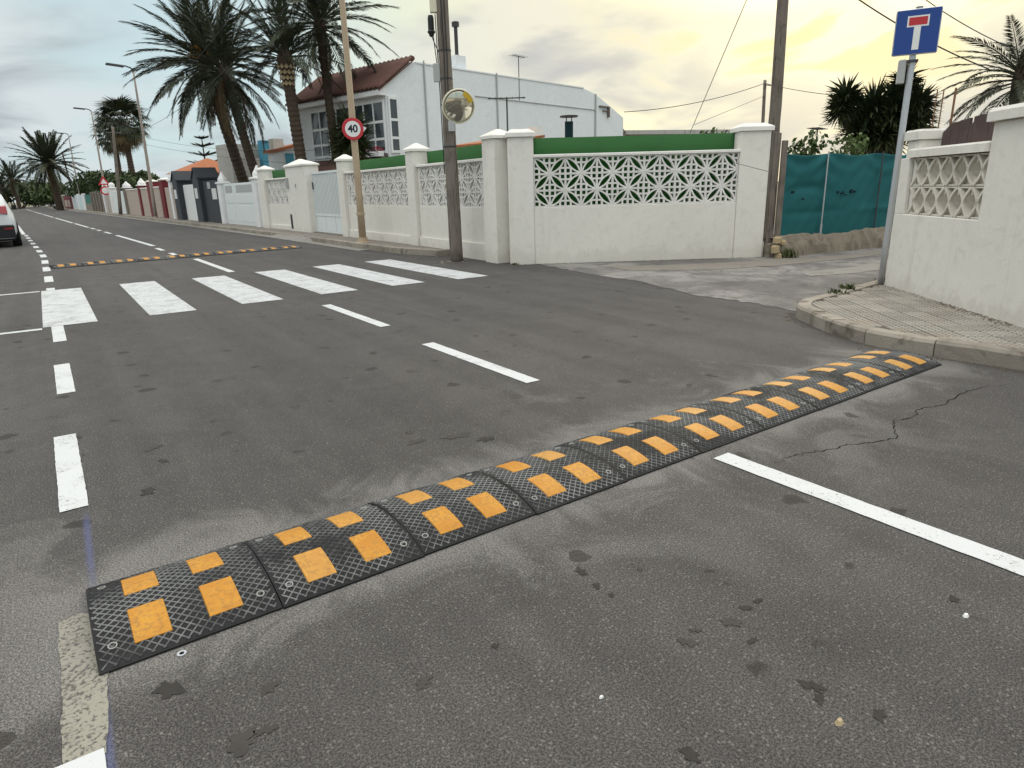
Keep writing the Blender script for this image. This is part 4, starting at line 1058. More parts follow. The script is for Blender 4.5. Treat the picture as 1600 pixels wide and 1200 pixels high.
for i in range(nx+1):
    for j in range(nz+1):
        u=i/nx; v=j/nz; x=.16+(L-.18)*u
        sag=.035*abs(math.sin(x*2.45))**2
        z=.30+(.0 if v>0 else .02*math.sin(x*5))+(1.66-sag-.30)*v
        q_=abs(math.sin(x*2.8)); y=.13+.02*math.sin(x*2.1+v*2)+.028*math.sin(30*(v-.16*(1-q_)))*max(0,v-.62)*2.0*(.4+.6*math.sin(x*1.3+.5)**2)+.045*math.exp(-((v-.52-.10*math.cos((x-.75)*2.4))/.06)**2)*math.exp(-((x-.75)/.45)**2)+.02*math.exp(-((v-.30)/.05)**2)*math.sin(x*1.7)+.003*math.sin(x*19-v*23)
        vs.append((x,y,z))
for i in range(nx):
    for j in range(nz): o=i*(nz+1)+j; fs.append((o,o+nz+1,o+nz+2,o+1))
c=obj('cloth', MB().add(vs,fs).mesh('cloth',M['teal'],True), tf); c.modifiers.new('thick','SOLIDIFY').thickness=.005
for x in (1.12,2.6,3.9): MB().tube((x,.075,.3),(x,.075,1.69),.012,n=8).build('post', M['galv'] if x==1.12 else M['darkmetal'], tf)
MB().tube((1.12,.075,.3),(1.12,.075,.5),.018,n=8).build('post_foot', M['galv'], tf)
for x,z,r in ((.35,1.05,.03),(.62,.93,.014),(1.5,1.02,.02),(1.62,1.0,.03),(1.85,1.03,.035),(1.95,1.02,.022),(1.72,.97,.015)):
    pts=[(x+r*random.uniform(.5,1.1)*math.cos(a*.9),z+r*random.uniform(.5,1.2)*math.sin(a*.9)) for a in range(7)]
    MB().add([(a,.075,b) for a,b in pts]+[(a,.12,b) for a,b in pts],[tuple(range(7)),tuple(range(13,6,-1))]+[(i,i+7,(i+1)%7+7,(i+1)%7) for i in range(7)]).build('tear', M['tealdark'], tf)
# wooden planks closing the gap beside the white pillar
wp = thing('plank_post', 'pair of weathered vertical planks between white wall and teal cloth', 'post', (9.98,6.78,0), R(-20))
for k,(x0,x1,y,h) in enumerate(((-.02,.10,.05,1.98),(.105,.20,.0,1.86))):
    MB().bbox(x0,x1,y,y+.05,.24,h,.006).build('plank', M['greywood'], wp)
MB().bbox(-.02,.24,-.02,.14,-.02,.238,.02).build('footing', M['stone'], wp)
# second wooden pole behind
p2 = thing('utility_pole', 'bare dark wooden pole rising behind the teal cloth fence', 'utility pole', (12.75,8.75,0))
lean_pole(p2,(0,0,-.2),(-.06,.05,7.5),.125,.095,'greywood',14,'pole',24,.004)
MB().lathe([(.13,0),(.13,.1)],(0,0,0),14).build('steel_band', M['darkmetal'], p2, loc=(-.04,.03,5.2))
# far pole with cable
fp=at(1195,195,40); fpt=at(1195,130,40)
p3 = thing('utility_pole', 'thin far pole carrying a wire above the right garden pillar', 'utility pole', (fp.x,fp.y,0))
lean_pole(p3,(0,0,0),(fpt.x-fp.x+.0,fpt.y-fp.y,fpt.z+.15),.10,.08,'greywood',10,'pole',6); MB().tube((-.25,0,fpt.z-.1),(.25,0,fpt.z-.1),.03).build('crossarm', M['darkmetal'], p3)

# ---- weeds
def tuft(loc, n, h, label, spread=.12, m='weed'):
    mb=MB()
    for k in range(n):
        a=random.uniform(0,6.28); r=random.uniform(0,spread); x,y=r*math.cos(a),r*math.sin(a); hh=h*random.uniform(.4,1); le=random.uniform(.2,.9)*hh
        a2=random.uniform(0,6.28); dx,dy=math.cos(a2),math.sin(a2); w2=.006+.004*random.random()
        p0=Vector((x,y,0)); p1=Vector((x+dx*le*.35,y+dy*le*.35,hh*.65)); p2_=Vector((x+dx*le,y+dy*le,hh*.9)); s_=Vector((-dy,dx,0))*w2
        mb.add([p0-s_,p0+s_,p1+s_,p1-s_,p2_],[(0,1,2,3),(3,2,4)])
    t=thing('weed_tuft', label, 'weed', loc); mb.build('blade', M[m], t); t.children[0]['kind']='stuff'; return t
tuft((10.15,6.50,0), 130, .20, 'green weed tuft at the foot of the stone plinth', .14)
tuft((6.95,3.72,.115), 60, .07, 'small weeds in the kerb joint left of the blue sign post', .10)
tuft((6.62,3.68,.115), 40, .05, 'sparse weeds in the kerb joint at the pavement curve', .10)
tuft((7.75,3.78,.1), 40, .08, 'weeds behind the foot of the blue sign post', .08)
tuft((6.42,9.15,0), 24, .05, 'tiny dry weeds at the foot of the corner pillar', .07)

# ================================================================== WHITE HOUSE
hA = Vector((12.36,26.40)); hd = Vector((25.5-13.55,29.3-26.45)).normalized()
hrz = math.atan2(hd.y, hd.x)
hs = thing('house', 'white two-storey house with sloping dark tile roof and glazed balcony', 'house', (hA.x,hA.y,0), hrz)
def hpt(px,py,yl=0.0):
    """point on the side wall plane (local y=yl) seen at px,py -> local x,z"""
    d = CF + CR*((px-800)/FPX) - CU*((py-600)/FPX); n=Vector((-hd.y,hd.x,0)); P0=Vector((hA.x,hA.y,0))+n*yl
    t=((P0-Vector((0,0,H_CAM))).dot(n))/d.dot(n); P=Vector((0,0,H_CAM))+d*t; v=P-Vector((hA.x,hA.y,0)); return v.dot(Vector((hd.x,hd.y,0))), P.z
HD=6.6
xe,ze = 0.0, 5.34; xr,zr=hpt(640,96); x1,z1=hpt(912,137); x2,z2=hpt(930,147); x3,z3=hpt(974,184)
zr=6.30
body=[(0,0),(x3,0),(x3,z3),(x2,z2),(x1,6.28),(xr,zr),(0,ze)]
MB().prism_y(body, 0, HD).build('wall', M['housewall'], hs)
# parapet coping line
MB().box(xr+.3,x1,-.03,.25,6.285,6.34).build('coping', M['housewall'], hs)
# roof: corrugated tile slope from eave (towards the street) up to ridge
ov=.42; sl=(zr-ze)/xr
vs=[];fs=[]; nt_=24; yl0,yl1=-.12,HD+.25
xs_=[-ov,-ov*.6,-ov*.2,0,xr*.35,xr*.7,xr+.12]
for j in range(nt_*4+1):
    y=yl0+(yl1-yl0)*j/(nt_*4); b=.085*abs(math.sin(j*math.pi/4))
    for x in xs_: vs.append((x,y,ze+sl*x+.07+b))
for j in range(nt_*4):
    for i in range(len(xs_)-1): o=j*len(xs_)+i; fs.append((o,o+1,o+len(xs_)+1,o+len(xs_)))
rf=obj('roof', MB().add(vs,fs).mesh('roof',M['rooftile'],True), hs); rf.modifiers.new('thick','SOLIDIFY').thickness=-.05
MB().tube((xr+.1,yl0,zr+.14),(xr+.1,yl1,zr+.14),.09,n=8).build('ridge_tile', M['rooftile'], rf)
MB().prism_y([(-ov+.04,ze-sl*ov+.05),(-.002,ze+.04),(-.002,ze-.42),(-ov+.04,ze-sl*ov-.12)], -.06, HD+.1).build('eave_board', M['white'], hs)
for yq in (.0,):
    MB().prism_y([(-ov,ze-sl*ov+.0),(xr+.1,zr+.04),(xr+.1,zr+.09),(-ov,ze-sl*ov+.06)], -.14,-.121).build('verge', M['rooftile'], rf)
# glazed upper storey on the front, returning round the corner
xf=-.05
def glazed(axis, a0, a1, cols, rows, zlo, zhi, fixed):
    f=MB(); wz=(zhi-zlo)
    hz=[zlo+wz*r for r in rows]
    ws=[a0+(a1-a0)*k/cols for k in range(cols+1)]
    for wv in ws:
        (f.box(fixed-.04,fixed+.04,wv-.035,wv+.035,zlo-.06,zhi+.06) if axis=='y' else f.box(wv-.035,wv+.035,fixed-.04,fixed+.04,zlo-.06,zhi+.06))
    for z in hz:
        for k in range(cols):
            a,b=ws[k]+.035,ws[k+1]-.035
            (f.box(fixed-.036,fixed+.036,a,b,z-.05,z+.05) if axis=='y' else f.box(a,b,fixed-.036,fixed+.036,z-.05,z+.05))
    fr=f.build('window', M['white'], hs)
    for k in range(cols):
        for r in range(len(hz)-1):
            a,b=ws[k]+.035,ws[k+1]-.035; lo,hi=hz[r]+.05,hz[r+1]-.05
            (MB().box(fixed-.008,fixed+.008,a,b,lo,hi) if axis=='y' else MB().box(a,b,fixed-.008,fixed+.008,lo,hi)).build('pane', M['glass'], fr)
glazed('y', .12, 5.4, 8, (0,.26,.60,1), 2.80, 4.75, xf)
glazed('x', .10, .52, 1, (0,.26,.60,1), 2.80, 4.85, -.05)
# low tiled canopy under the balcony, flower boxes
MB().prism_y([(-1.9,2.1),(-.004,2.66),(-.004,2.54),(-1.9,2.0)], .1, 6).build('canopy', M['rooftile'], hs)
for k in range(3):
    fb=MB().bbox(-.40,-.12,.2+k*1.1,1.1+k*1.1,2.62,2.82,.02).build('flower_box', M['white'], hs)
    f=MB()
    for q in range(40):
        x,y,z=random.uniform(-.42,-.10),.2+k*1.1+random.uniform(0,.9),2.83+random.uniform(0,.16); r=.035
        f.add([(x-r,y,z),(x+r,y,z),(x,y+r,z+r),(x,y-r,z+r)],[(0,1,2),(0,3,1),(2,3,0),(1,3,2)])
    f.build('flowers', M['flower'], fb)
# pipes and lines on the side wall
mb=MB()
for px,pa,pb_ in ((661,97,232),(775,116,208)):
    x,za=hpt(px,pa); _,zb_=hpt(px+3,pb_); mb.tube((x,-.04,za+.05),(x,-.04,max(0.3,zb_)),.035,n=8)
mb.tube((x2,-.04,z2+.0),(x2,-.04,.3),.05,n=8)
xa_,za_=hpt(742,150); xb_,zb_=hpt(926,170); mb.tube((xa_,-.03,za_),(xb_,-.03,za_-.02),.022,n=6); mb.tube((xb_,-.03,za_-.02),(x2,-.03,za_-.02),.022,n=6)
mb.build('drainpipe', M['greyplastic'], hs)
# blocked windows low on the side wall
for px,pw in ((788,19),(838,11),(887,14)):
    xa_,_=hpt(px-pw/2,190); xb_,_=hpt(px+pw/2,190); MB().box(xa_,xb_,-.05,-.005,2.2,3.5).build('shutter', M['greyrender'], hs)
# chimney with flue
xc,_=hpt(724,95); xc+=.15; ch=MB().box(xc-.3,xc+.3,.3,.8,6.2,6.95).build('chimney', M['housewall'], hs)
MB().tube((xc,.55,6.95),(xc,.55,8.15),.085,n=10).lathe([(.12,0),(.17,.02),(.17,.2),(.12,.22)],(xc,.55,8.13),10).build('flue', M['darkmetal'], ch)
# rear timber porch
MB().box(x3,x3+.9,.5,3,2.9,3.0).tube((x3+.8,.6,0),(x3+.8,.6,3.0),.06).tube((x3+.1,.6,2.2),(x3+.85,.6,3.0),.05).build('rear_canopy', M['greywood'], hs)
MB().prism_y([(x3+.02,4.45),(x3+.55,4.1),(x3+.62,3.3),(x3+.02,3.2)], .02, 3).build('rear_awning', M['greywood'], hs)
MB().box(x2+1.2,x2+1.32,-.12,-.01,4.95,5.45).box(x2+.35,x2+1.34,-.12,-.01,5.45,5.52).box(x2+.7,x2+1.2,-.11,-.02,5.25,5.30).build('pergola', M['greywood'], hs)
# antenna on the roof
def antenna(p, h, label, n=7, ln=.5, rz=0.3):
    t=thing('tv_antenna', label, 'antenna', p, rz); MB().tube((0,0,0),(0,0,h),.022,n=6).build('mast', M['darkmetal'], t)
    MB().tube((-.5,0,h-.02),(.5,0,h-.02),.016,n=6).build('boom', M['darkmetal'], t)
    m=MB()
    for k in range(n): x=-.45+.9*k/(n-1); m.tube((x,-ln/2,h-.02),(x,ln/2,h-.02),.009,n=5)
    m.build('elements', M['darkmetal'], t); return t
xa_,_=hpt(811,130); w_=Vector((hA.x,hA.y,0))+Vector((hd.x,hd.y,0))*xa_
antenna((w_.x,w_.y,5.3), 2.0, 'T-shaped aerial on the white house parapet', 5)
q=at(793,200,19); antenna((q.x,q.y,0), at(793,152,19).z, 'slanted aerial in front of the white house side wall', 7, .4, -.6)
# courtyard outbuilding chimneys in front of the side wall
q=at(889,214,17); fl=thing('flue_pipe', 'dark green flue pipe with flat cowl in the corner garden', 'flue', (q.x,q.y,0))
zt=at(889,190,17).z; MB().tube((0,0,0),(0,0,zt),.10,n=12).build('pipe', M['tealdark'], fl); MB().lathe([(.22,.10),(.22,.13),(.0,.15)],(0,0,zt),14).tube((.08,0,zt),(.08,0,zt+.1),.012).tube((-.08,0,zt),(-.08,0,zt+.1),.012).build('cowl', M['darkmetal'], fl)
sh=thing('garden_shed', 'low garden shed roof with tiled edge behind the corner wall', 'shed', tuple(at(822,210,17).xy)+(0,), hrz)
zs=at(820,207,17).z
MB().box(-.5,.9,0,2,0,zs-.2).build('wall', M['housewall'], sh); MB().prism_y([(-.6,zs-.20),(.6,zs-.04),(.6,zs-.10),(-.6,zs-.27)],-.1,2.1).build('roof', M['rooforange'], sh)
MB().box(.62,.90,.2,.5,zs-.3,zs+.18).build('chimney', M['cap'], sh)
# low far building at right of the house
q=at(1030,212,44); lb=thing('house', 'low flat-roofed building beyond the green cloth strip', 'house', (q.x,q.y,0), R(-20))
MB().box(-3,5.5,0,5,0,4.1).build('wall', M['greyrender'], lb); MB().box(-3.3,5.8,-.3,5.3,4.11,4.35).build('roof', M['greyrender'], lb)

# ================================================================== BACKGROUND HOUSES (left)
q=at(328,272,57); t=thing('house', 'low house with orange hipped tile roof behind the anthracite gate', 'house', (q.x,q.y,0), R(8))
MB().box(-2.0,2.3,-1,2,0,2.95).build('wall', M['pinkstone'], t)
zr_=at(315,249,57).z
MB().add([(-2.4,-1.4,2.9),(2.6,-1.4,2.9),(2.6,2.6,2.9),(-2.4,2.6,2.9),(.1,.3,zr_+.1),(.2,1.2,zr_+.1)],[(0,1,4),(1,2,5,4),(2,3,5),(3,0,4,5)]).build('roof', M['rooforange'], t)
q=at(418,255,41); t=thing('house', 'weathered grey rendered house with tall blue chimney', 'house', (q.x,q.y,0), R(10))
MB().box(-2.1,2.3,0,1.6,0,at(418,226,41).z).build('wall', M['greyrender'], t); 
MB().box(-2.5,-1.0,-1.2,-.01,0,at(370,248,40).z).build('annex', M['greyrender'], t)
cb=MB().prism_y([(-.62,2.2),(.2,2.2),(.08,at(408,219,40).z),(-.60,at(408,219,40).z)],-.8,-.35).build('chimney', M['bluepaint'], t)
for k in range(4): MB().box(-.52+k*.15,-.44+k*.15,-.805,-.801,at(408,223,40).z-.02,at(408,220.5,40).z).build('vent_slot', M['black'], cb)
q=at(470,255,37); t=thing('house', 'white cottage with blue shutters and a sloping tile roof edge', 'house', (q.x,q.y,0), R(8))
zt_=at(470,232,37).z
MB().box(-1.15,1.9,0,1.2,0,zt_).build('wall', M['housewall'], t)
MB().prism_y([(-1.3,zt_-.05),(.9,at(487,217,37).z),(.9,at(487,217,37).z-.14),(-1.3,zt_-.2)],-.25,1.4).build('roof', M['rooforange'], t)
MB().box(-1.25,-.7,.2,.7,zt_-.1,zt_+.45).build('chimney', M['cap'], t)
for x in (-.78,.28,):
    wv=MB().box(x,x+.42,-.05,-.005,1.9,at(470,240,37).z).build('shutter', M['bluepaint'], t)
# tiled garden structure beside palm 4
q=at(505,255,33); t=thing('garden_shed', 'small shed with dark tiled roof beside the slatted gate', 'shed', (q.x,q.y,0), R(10))
MB().box(-.9,1.6,0,2,0,2.0).build('wall', M['greywood'], t); MB().prism_y([(-1.1,2.0),(1.8,at(520,240,33).z+.1),(1.8,at(520,240,33).z-.05),(-1.1,1.85)],-.3,2.3).build('roof', M['rooftile'], t)

# ================================================================== VEGETATION
def frond_mesh(L, droop, nl, leaf, seed, m, up=.0, vee=.5, wd=1.0):
    rnd=random.Random(seed); mb=MB(); pts=[]; n=12
    for i in range(n+1):
        t=i/n; pts.append(Vector((L*(t-.12*droop*t*t),0,up*L*t-droop*L*.55*t**2.1)))
    mb.path(pts,[.035*(1-t_/n*.85) for t_ in range(n+1)],4)
    for k in range(nl):
        t=.10+.90*k/nl; i=min(int(t*n),n-1); f=t*n-i; p=pts[i].lerp(pts[i+1],f); d=(pts[i+1]-pts[i]).normalized()
        ln=leaf*(math.sin(min(1,t*1.15)*math.pi*.93)**.6*.95+.12)*rnd.uniform(.85,1.1)
        upv=Vector((0,0,1)); upv=(upv-d*upv.dot(d)).normalized(); sd=d.cross(upv)
        for s in (1,-1):
            lv=(sd*s*.80+d*(.55+.5*t)+upv*(vee*(1-t*.6))+Vector((0,0,-.25-.25*rnd.random()))+Vector((rnd.uniform(-.12,.12),rnd.uniform(-.12,.12),rnd.uniform(-.12,.12)))).normalized()
            wv=lv.cross(upv).normalized()*(.018+.006*rnd.random())*wd
            q=p+lv*ln*.45; e=p+lv*ln+Vector((0,0,-.10*ln))
            mb.add([p,q-wv,e,q+wv],[(0,1,2,3)])
    return mb.mesh('frond', M[m])
FR=[frond_mesh(3.2,.30,62,.50,1,'palm',.05),frond_mesh(3.2,.55,62,.50,2,'palm',.0),frond_mesh(3.2,.72,60,.50,3,'palm'),frond_mesh(3.1,.85,56,.48,4,'palm')]
FW=[frond_mesh(3.2,.30,30,.55,11,'palm',.05,wd=2.6),frond_mesh(3.2,.55,30,.55,12,'palm',.0,wd=2.6),frond_mesh(3.2,.75,30,.55,13,'palm',wd=2.6),frond_mesh(3.1,.9,28,.5,14,'palm',wd=2.6)]
FD=frond_mesh(2.6,1.2,40,.36,5,'palmdry')
def trunk(t, base, top, r0, r1, bulb=None, m='trunk', rings=34):
    b,e=Vector(base),Vector(top); mb=MB(); pts=[];rr=[]
    for i in range(rings*2+1):
        k=i/(rings*2); pts.append(b+(e-b)*k+Vector((0,0,0))); r=r0+(r1-r0)*k
        rr.append(r*(1.06 if i%2 else .95)*random.uniform(.97,1.03))
    mb.path(pts,rr,12); o=mb.build('trunk', M[m], t, smooth=False); return o
def palm(base, top, label, size=1.0, nf=64, r0=.3, r1=.25, dead=6, elmin=-42, elmax=82, group='tall feather palms behind the garden walls', crown_r=.34, far=False, fruit=False):
    b,e=Vector(base),Vector(top); t=thing('palm_tree', label, 'palm tree', b, 0, group)
    tr=trunk(t,(0,0,-.1),e-b,r0,r1)
    mb=MB(); c=e-b
    mb.lathe([(r1*.9,-.55),(r1*1.35,-.2),(r1*1.5,.1),(r1*1.1,.4),(r1*.4,.6),(.02,.65)],tuple(c),12).build('crown_base', M['trunk'], t)
    for k in range(nf):
        u=(k+.5)/nf; el=R(elmin+(elmax-elmin)*(u**.85)); az=k*2.39996+random.uniform(-.2,.2)
        vi=0 if el>R(55) else 1 if el>R(22) else 2 if el>R(-10) else 3
        o=obj('frond', (FW if far else FR)[vi], t, c+Vector((math.cos(az)*r1*.8,math.sin(az)*r1*.8,.1+.3*math.sin(el))), (random.uniform(-.3,.3),-el-R(6)*(vi>1),az))
        s=size*random.uniform(.86,1.08); o.scale=(s,s,s)
    for k in range(dead):
        az=random.uniform(0,6.28); o=obj('dry_frond', FD, t, c+Vector((math.cos(az)*r1,math.sin(az)*r1,-.15)), (0,R(random.uniform(45,70)),az)); s=size*random.uniform(.7,.95); o.scale=(s,s,s)
    if fruit:
        m2=MB()
        for k in range(14):
            az=random.uniform(-2.6,-.6); p0=c+Vector((0,0,.3)); p1=c+Vector((math.cos(az)*.7,math.sin(az)*.7,.8)); p2=p1+Vector((math.cos(az)*.3,math.sin(az)*.3,-.6)); m2.path([p0,p1,p2],[.02,.02,.05],5)
        m2.build('fruit_stalk', M['orangefruit'], t)
    return t
def pp(px,py,D): return at(px,py,D)
def palm_at(pl, pt_, D, **kw):
    lo=at(*pl,D); hi=at(*pt_,D); d=hi-lo
    if kw.get('far'): d=Vector((-.03*d.z,0,d.z)); lo=hi-d
    base=lo-d*(lo.z/d.z); return dict(base=tuple((base.x,base.y,0)), top=tuple(hi), **kw)
palm(**palm_at((378,275),(322,105),36,label='leftmost of the tall date palms, dense dark crown above the white gate',size=1.06,nf=62,fruit=True,r0=.25,r1=.23,dead=8,elmin=-45))
palm(**palm_at((400,275),(352,118),33,label='tall palm leaning against its left neighbour behind the finial pillars',size=.98,nf=46,r0=.20,r1=.19,dead=7,elmin=-48))
palm(**palm_at((472,258),(446,97),30,label='palm with diamond-cut pale trunk top behind the wide pillar',size=.80,nf=38,r0=.22,r1=.22,dead=0,elmin=-12))
palm(**palm_at((524,240),(500,45),31,label='rightmost tall palm beside the white house roof',size=.98,nf=50,r0=.17,r1=.17,dead=5,elmin=-42))
palm(**palm_at((95,300),(77,258),105,label='low bushy palm far along the street among lamp posts',size=1.3,nf=64,r0=.45,r1=.4,dead=4,elmin=-30,far=True,group='far palms along the street'))
palm(**palm_at((30,308),(20,284),140,label='distant palm behind the white car',size=1.0,nf=34,r0=.3,r1=.3,dead=3,elmin=-30,far=True,group='far palms along the street'))
palm(**palm_at((8,312),(0,295),150,label='farthest palm at the left edge above the white car',size=1.0,nf=30,r0=.3,r1=.3,dead=3,elmin=-30,far=True,group='far palms along the street'))
# palm at the right edge behind the brown boards
palm(**palm_at((1585,185),(1590,135),17,label='arching palm at the right edge behind the brown board fence',size=.46,nf=40,r0=.09,r1=.075,dead=0,elmin=-35,elmax=50,group='palms in the right-hand garden'))
# diamond-cut trunk top of the third palm
t3=[o for o in bpy.data.objects if o.get('label','').startswith('palm with diamond')][0]
cc=at(446,97,30)-Vector(t3.location); mb=MB()
for r_ in range(4):
    for k in range(12):
        a=(k+.5*(r_%2))*2*math.pi/12; z=-.80+r_*.2; rr=.24+.025*r_; cx_,cy_=cc.x+rr*math.cos(a),cc.y+rr*math.sin(a)
        mb.add([(cx_-.09*math.sin(a)*-1,cy_-.09*math.cos(a),cc.z+z),(cx_+.06*math.cos(a),cy_+.06*math.sin(a),cc.z+z+.10),(cx_+.09*math.sin(a)*-1,cy_+.09*math.cos(a),cc.z+z),(cx_+.06*math.cos(a),cy_+.06*math.sin(a),cc.z+z-.10)],[(0,1,2,3)])
mb.build('cut_leaf_base', M['stone_light'], t3)
# fan palms
def fan_mesh(seed, m='palm'):
    rnd=random.Random(seed); mb=MB(); mb.path([(0,0,0),(.5,0,.06),(.9,0,.02)],[.02,.015,.012],4)
    for k in range(26):
        a=R(-110+220*k/25); l=.85*rnd.uniform(.85,1.05)*(1-.18*abs(a)/2); d=Vector((math.cos(a),math.sin(a),-.1)); p=Vector((.9,0,.02)); s_=Vector((-math.sin(a),math.cos(a),0))*.035
        e=p+d*l+Vector((0,0,-.35*l*rnd.random()-.15)); q=p+d*l*.6; mb.add([p,q-s_,e,q+s_],[(0,1,2,3)])
    return mb.mesh('fan_leaf', M[m])
FAN=[fan_mesh(i) for i in range(2)]; FAND=fan_mesh(9,'palmdry')
def fan_palm(pl,pt_,D,label,n=46,size=1.6):
    lo=at(*pl,D); hi=at(*pt_,D); t=thing('palm_tree', label, 'palm tree', (lo.x,lo.y,0), 0, 'fan palms rising above the bushes'); c=Vector((hi.x-lo.x,hi.y-lo.y,hi.z))
    trunk(t,(0,0,-.1),c,.32,.22)
    for k in range(n):
        u=(k+.5)/n; el=R(-65+140*u); az=k*2.4
        o=obj('fan_leaf', FAN[k%2] if u>.18 else FAND, t, c, (0,-el,az)); o.scale=(size,size,size)
fan_palm((207,272),(192,192),75,'taller fan palm between the first and second far lamp posts')
fan_palm((188,290),(178,212),88,'shorter fan palm half hidden behind its neighbour',36,1.5)
# Norfolk pine
lo=at(322,262,60); t=thing('pine_tree', 'small tiered Norfolk pine above the orange roof', 'tree', (lo.x,lo.y,0)); top=at(318,212,60).z
MB().tube((0,0,0),(0,0,top),.14,.03,8).build('trunk', M['bark'], t)
mb=MB()
for i,(f,r) in enumerate(((.50,1.5),(.62,1.35),(.74,1.1),(.86,.8),(.96,.45))):
    for k in range(9):
        a=k*.698+i*.35; d=Vector((math.cos(a),math.sin(a),.22)); p=Vector((0,0,top*f))
        for q in range(14):
            s=p+d*r*(q/14)*1.0; wv=Vector((-d.y,d.x,0))*.14*(1-q/18); mb.add([s-wv,s+d*.22-wv*.3,s+wv+Vector((0,0,-.03))],[(0,1,2)]); mb.add([s+wv,s+d*.22+Vector((0,0,.10)),s-wv+Vector((0,0,.05))],[(0,1,2)])
mb.build('crown', M['pine'], t)
# leafy bushes
def leaves(mb, blobs, n, size, seed=0):
    rnd=random.Random(seed)
    vol=[b[3]*b[4]*b[5] for b in blobs]; tot=sum(vol)
    for b,v in zip(blobs,vol):
        for k in range(int(n*v/tot)):
            u=rnd.random(); th=rnd.uniform(0,6.28); cz=rnd.uniform(-1,1); r=(.45+.55*u**.5); s=math.sqrt(1-cz*cz)
            j=1+.18*math.sin(5*th+b[0])*math.cos(4*cz+b[1])
            p=Vector((b[0]+b[3]*r*j*s*math.cos(th),b[1]+b[4]*r*j*s*math.sin(th),b[2]+b[5]*r*j*cz))
            d=Vector((rnd.gauss(0,1),rnd.gauss(0,1),rnd.gauss(.2,.8))).normalized(); a=d.orthogonal().normalized()*size*rnd.uniform(.6,1.2); c=d.cross(a)*.55
            mb.add([p-a,p+c,p+a,p-c],[(0,1,2,3)])
    return mb
def bush(loc, blobs, n, size, label, cat='bush', m='bush', name='bush', group=None, trunk_h=None):
    t=thing(name, label, cat, loc, 0, group)
    leaves(MB(), blobs, n, size, int(abs(loc[0]*31+loc[1]*7))).build('crown', M[m], t)
    st=MB()
    for b in blobs: st.tube((b[0]*.3,b[1]*.3,-.05),(b[0],b[1],b[2]),.06*max(.3,size*6),.02,6)
    st.build('stem', M['bark'], t); return t
def rb(n,rx,ry,z0,z1,s0,s1,seed):
    r=random.Random(seed); return [(r.uniform(-rx,rx),r.uniform(-ry,ry),r.uniform(z0,z1),(s:=r.uniform(s0,s1)),s*r.uniform(.8,1.2),s*r.uniform(.6,.9)) for _ in range(n)]
bush((8.6,84,0), rb(9,2.6,2,2.0,3.2,1.2,1.8,1), 5200, .20, 'dark rounded bushes behind the white ball-topped pillars', group='dark bushes behind the far walls')
bush((7.6,74,0), rb(8,1.8,2,1.8,2.6,1.0,1.6,2), 4200, .19, 'dark green bush below the fan palms', group='dark bushes behind the far walls')
bush((6.8,98,0), rb(9,2.2,2,2.2,3.3,1.3,1.9,3), 4600, .23, 'dense bush right of the low bushy palm', group='dark bushes behind the far walls')
bush((9.6,66,0), rb(5,1.4,1.4,1.6,2.6,.8,1.2,4), 2400, .17, 'small bushy tree right of the fan palm trunk', group='dark bushes behind the far walls')
q=at(305,262,50); bush((q.x,q.y,0), rb(5,.9,.8,1.9,2.5,.5,.8,6), 1800, .12, 'leafy shrub in front of the orange roof', group='garden shrubs')
bush((3.0,125,0), rb(6,2,1.5,1.6,3.0,1.2,1.8,7), 2200, .26, 'far dull bush behind the end of the street wall', group='dark bushes behind the far walls')
bush((-3,152,0), rb(8,4,2,2,4.0,1.8,2.6,8), 2600, .34, 'mass of trees closing the view above the white car', group='dark bushes behind the far walls')
bush((.6,175,0), rb(8,3,2,2,4.0,1.8,2.6,9), 2200, .36, 'blurred trees at the far bend of the street', group='dark bushes behind the far walls')
# vine behind the lane wall, shrubs behind the teal fence
q=at(1120,214,13.2); bush((q.x,q.y,0), [(-.25,.1,1.95,.28,.25,.16),(.15,.1,2.02,.25,.2,.16),(.42,.1,2.0,.18,.2,.16),(0,.1,1.7,.5,.3,.3)], 420, .055, 'vine leaves peeping over the green cloth beside the right pillar', 'vine', 'vine', 'vine')
q=at(1262,228,15.5); bush((q.x,q.y,0), [(-.1,0,1.85,.35,.3,.22),(.2,0,1.98,.30,.3,.2),(-.5,0,1.7,.2,.2,.2),(0,0,1.4,.5,.4,.4)], 700, .06, 'light green shrub peeping over the teal cloth', 'bush', 'vine')
q=at(1325,228,15.5); bush((q.x,q.y,0), [(-.1,0,1.85,.28,.3,.2),(.3,0,1.9,.28,.25,.2),(.1,0,1.5,.5,.4,.4)], 520, .06, 'thin shrub between light green shrub and yucca', 'bush', 'vine')
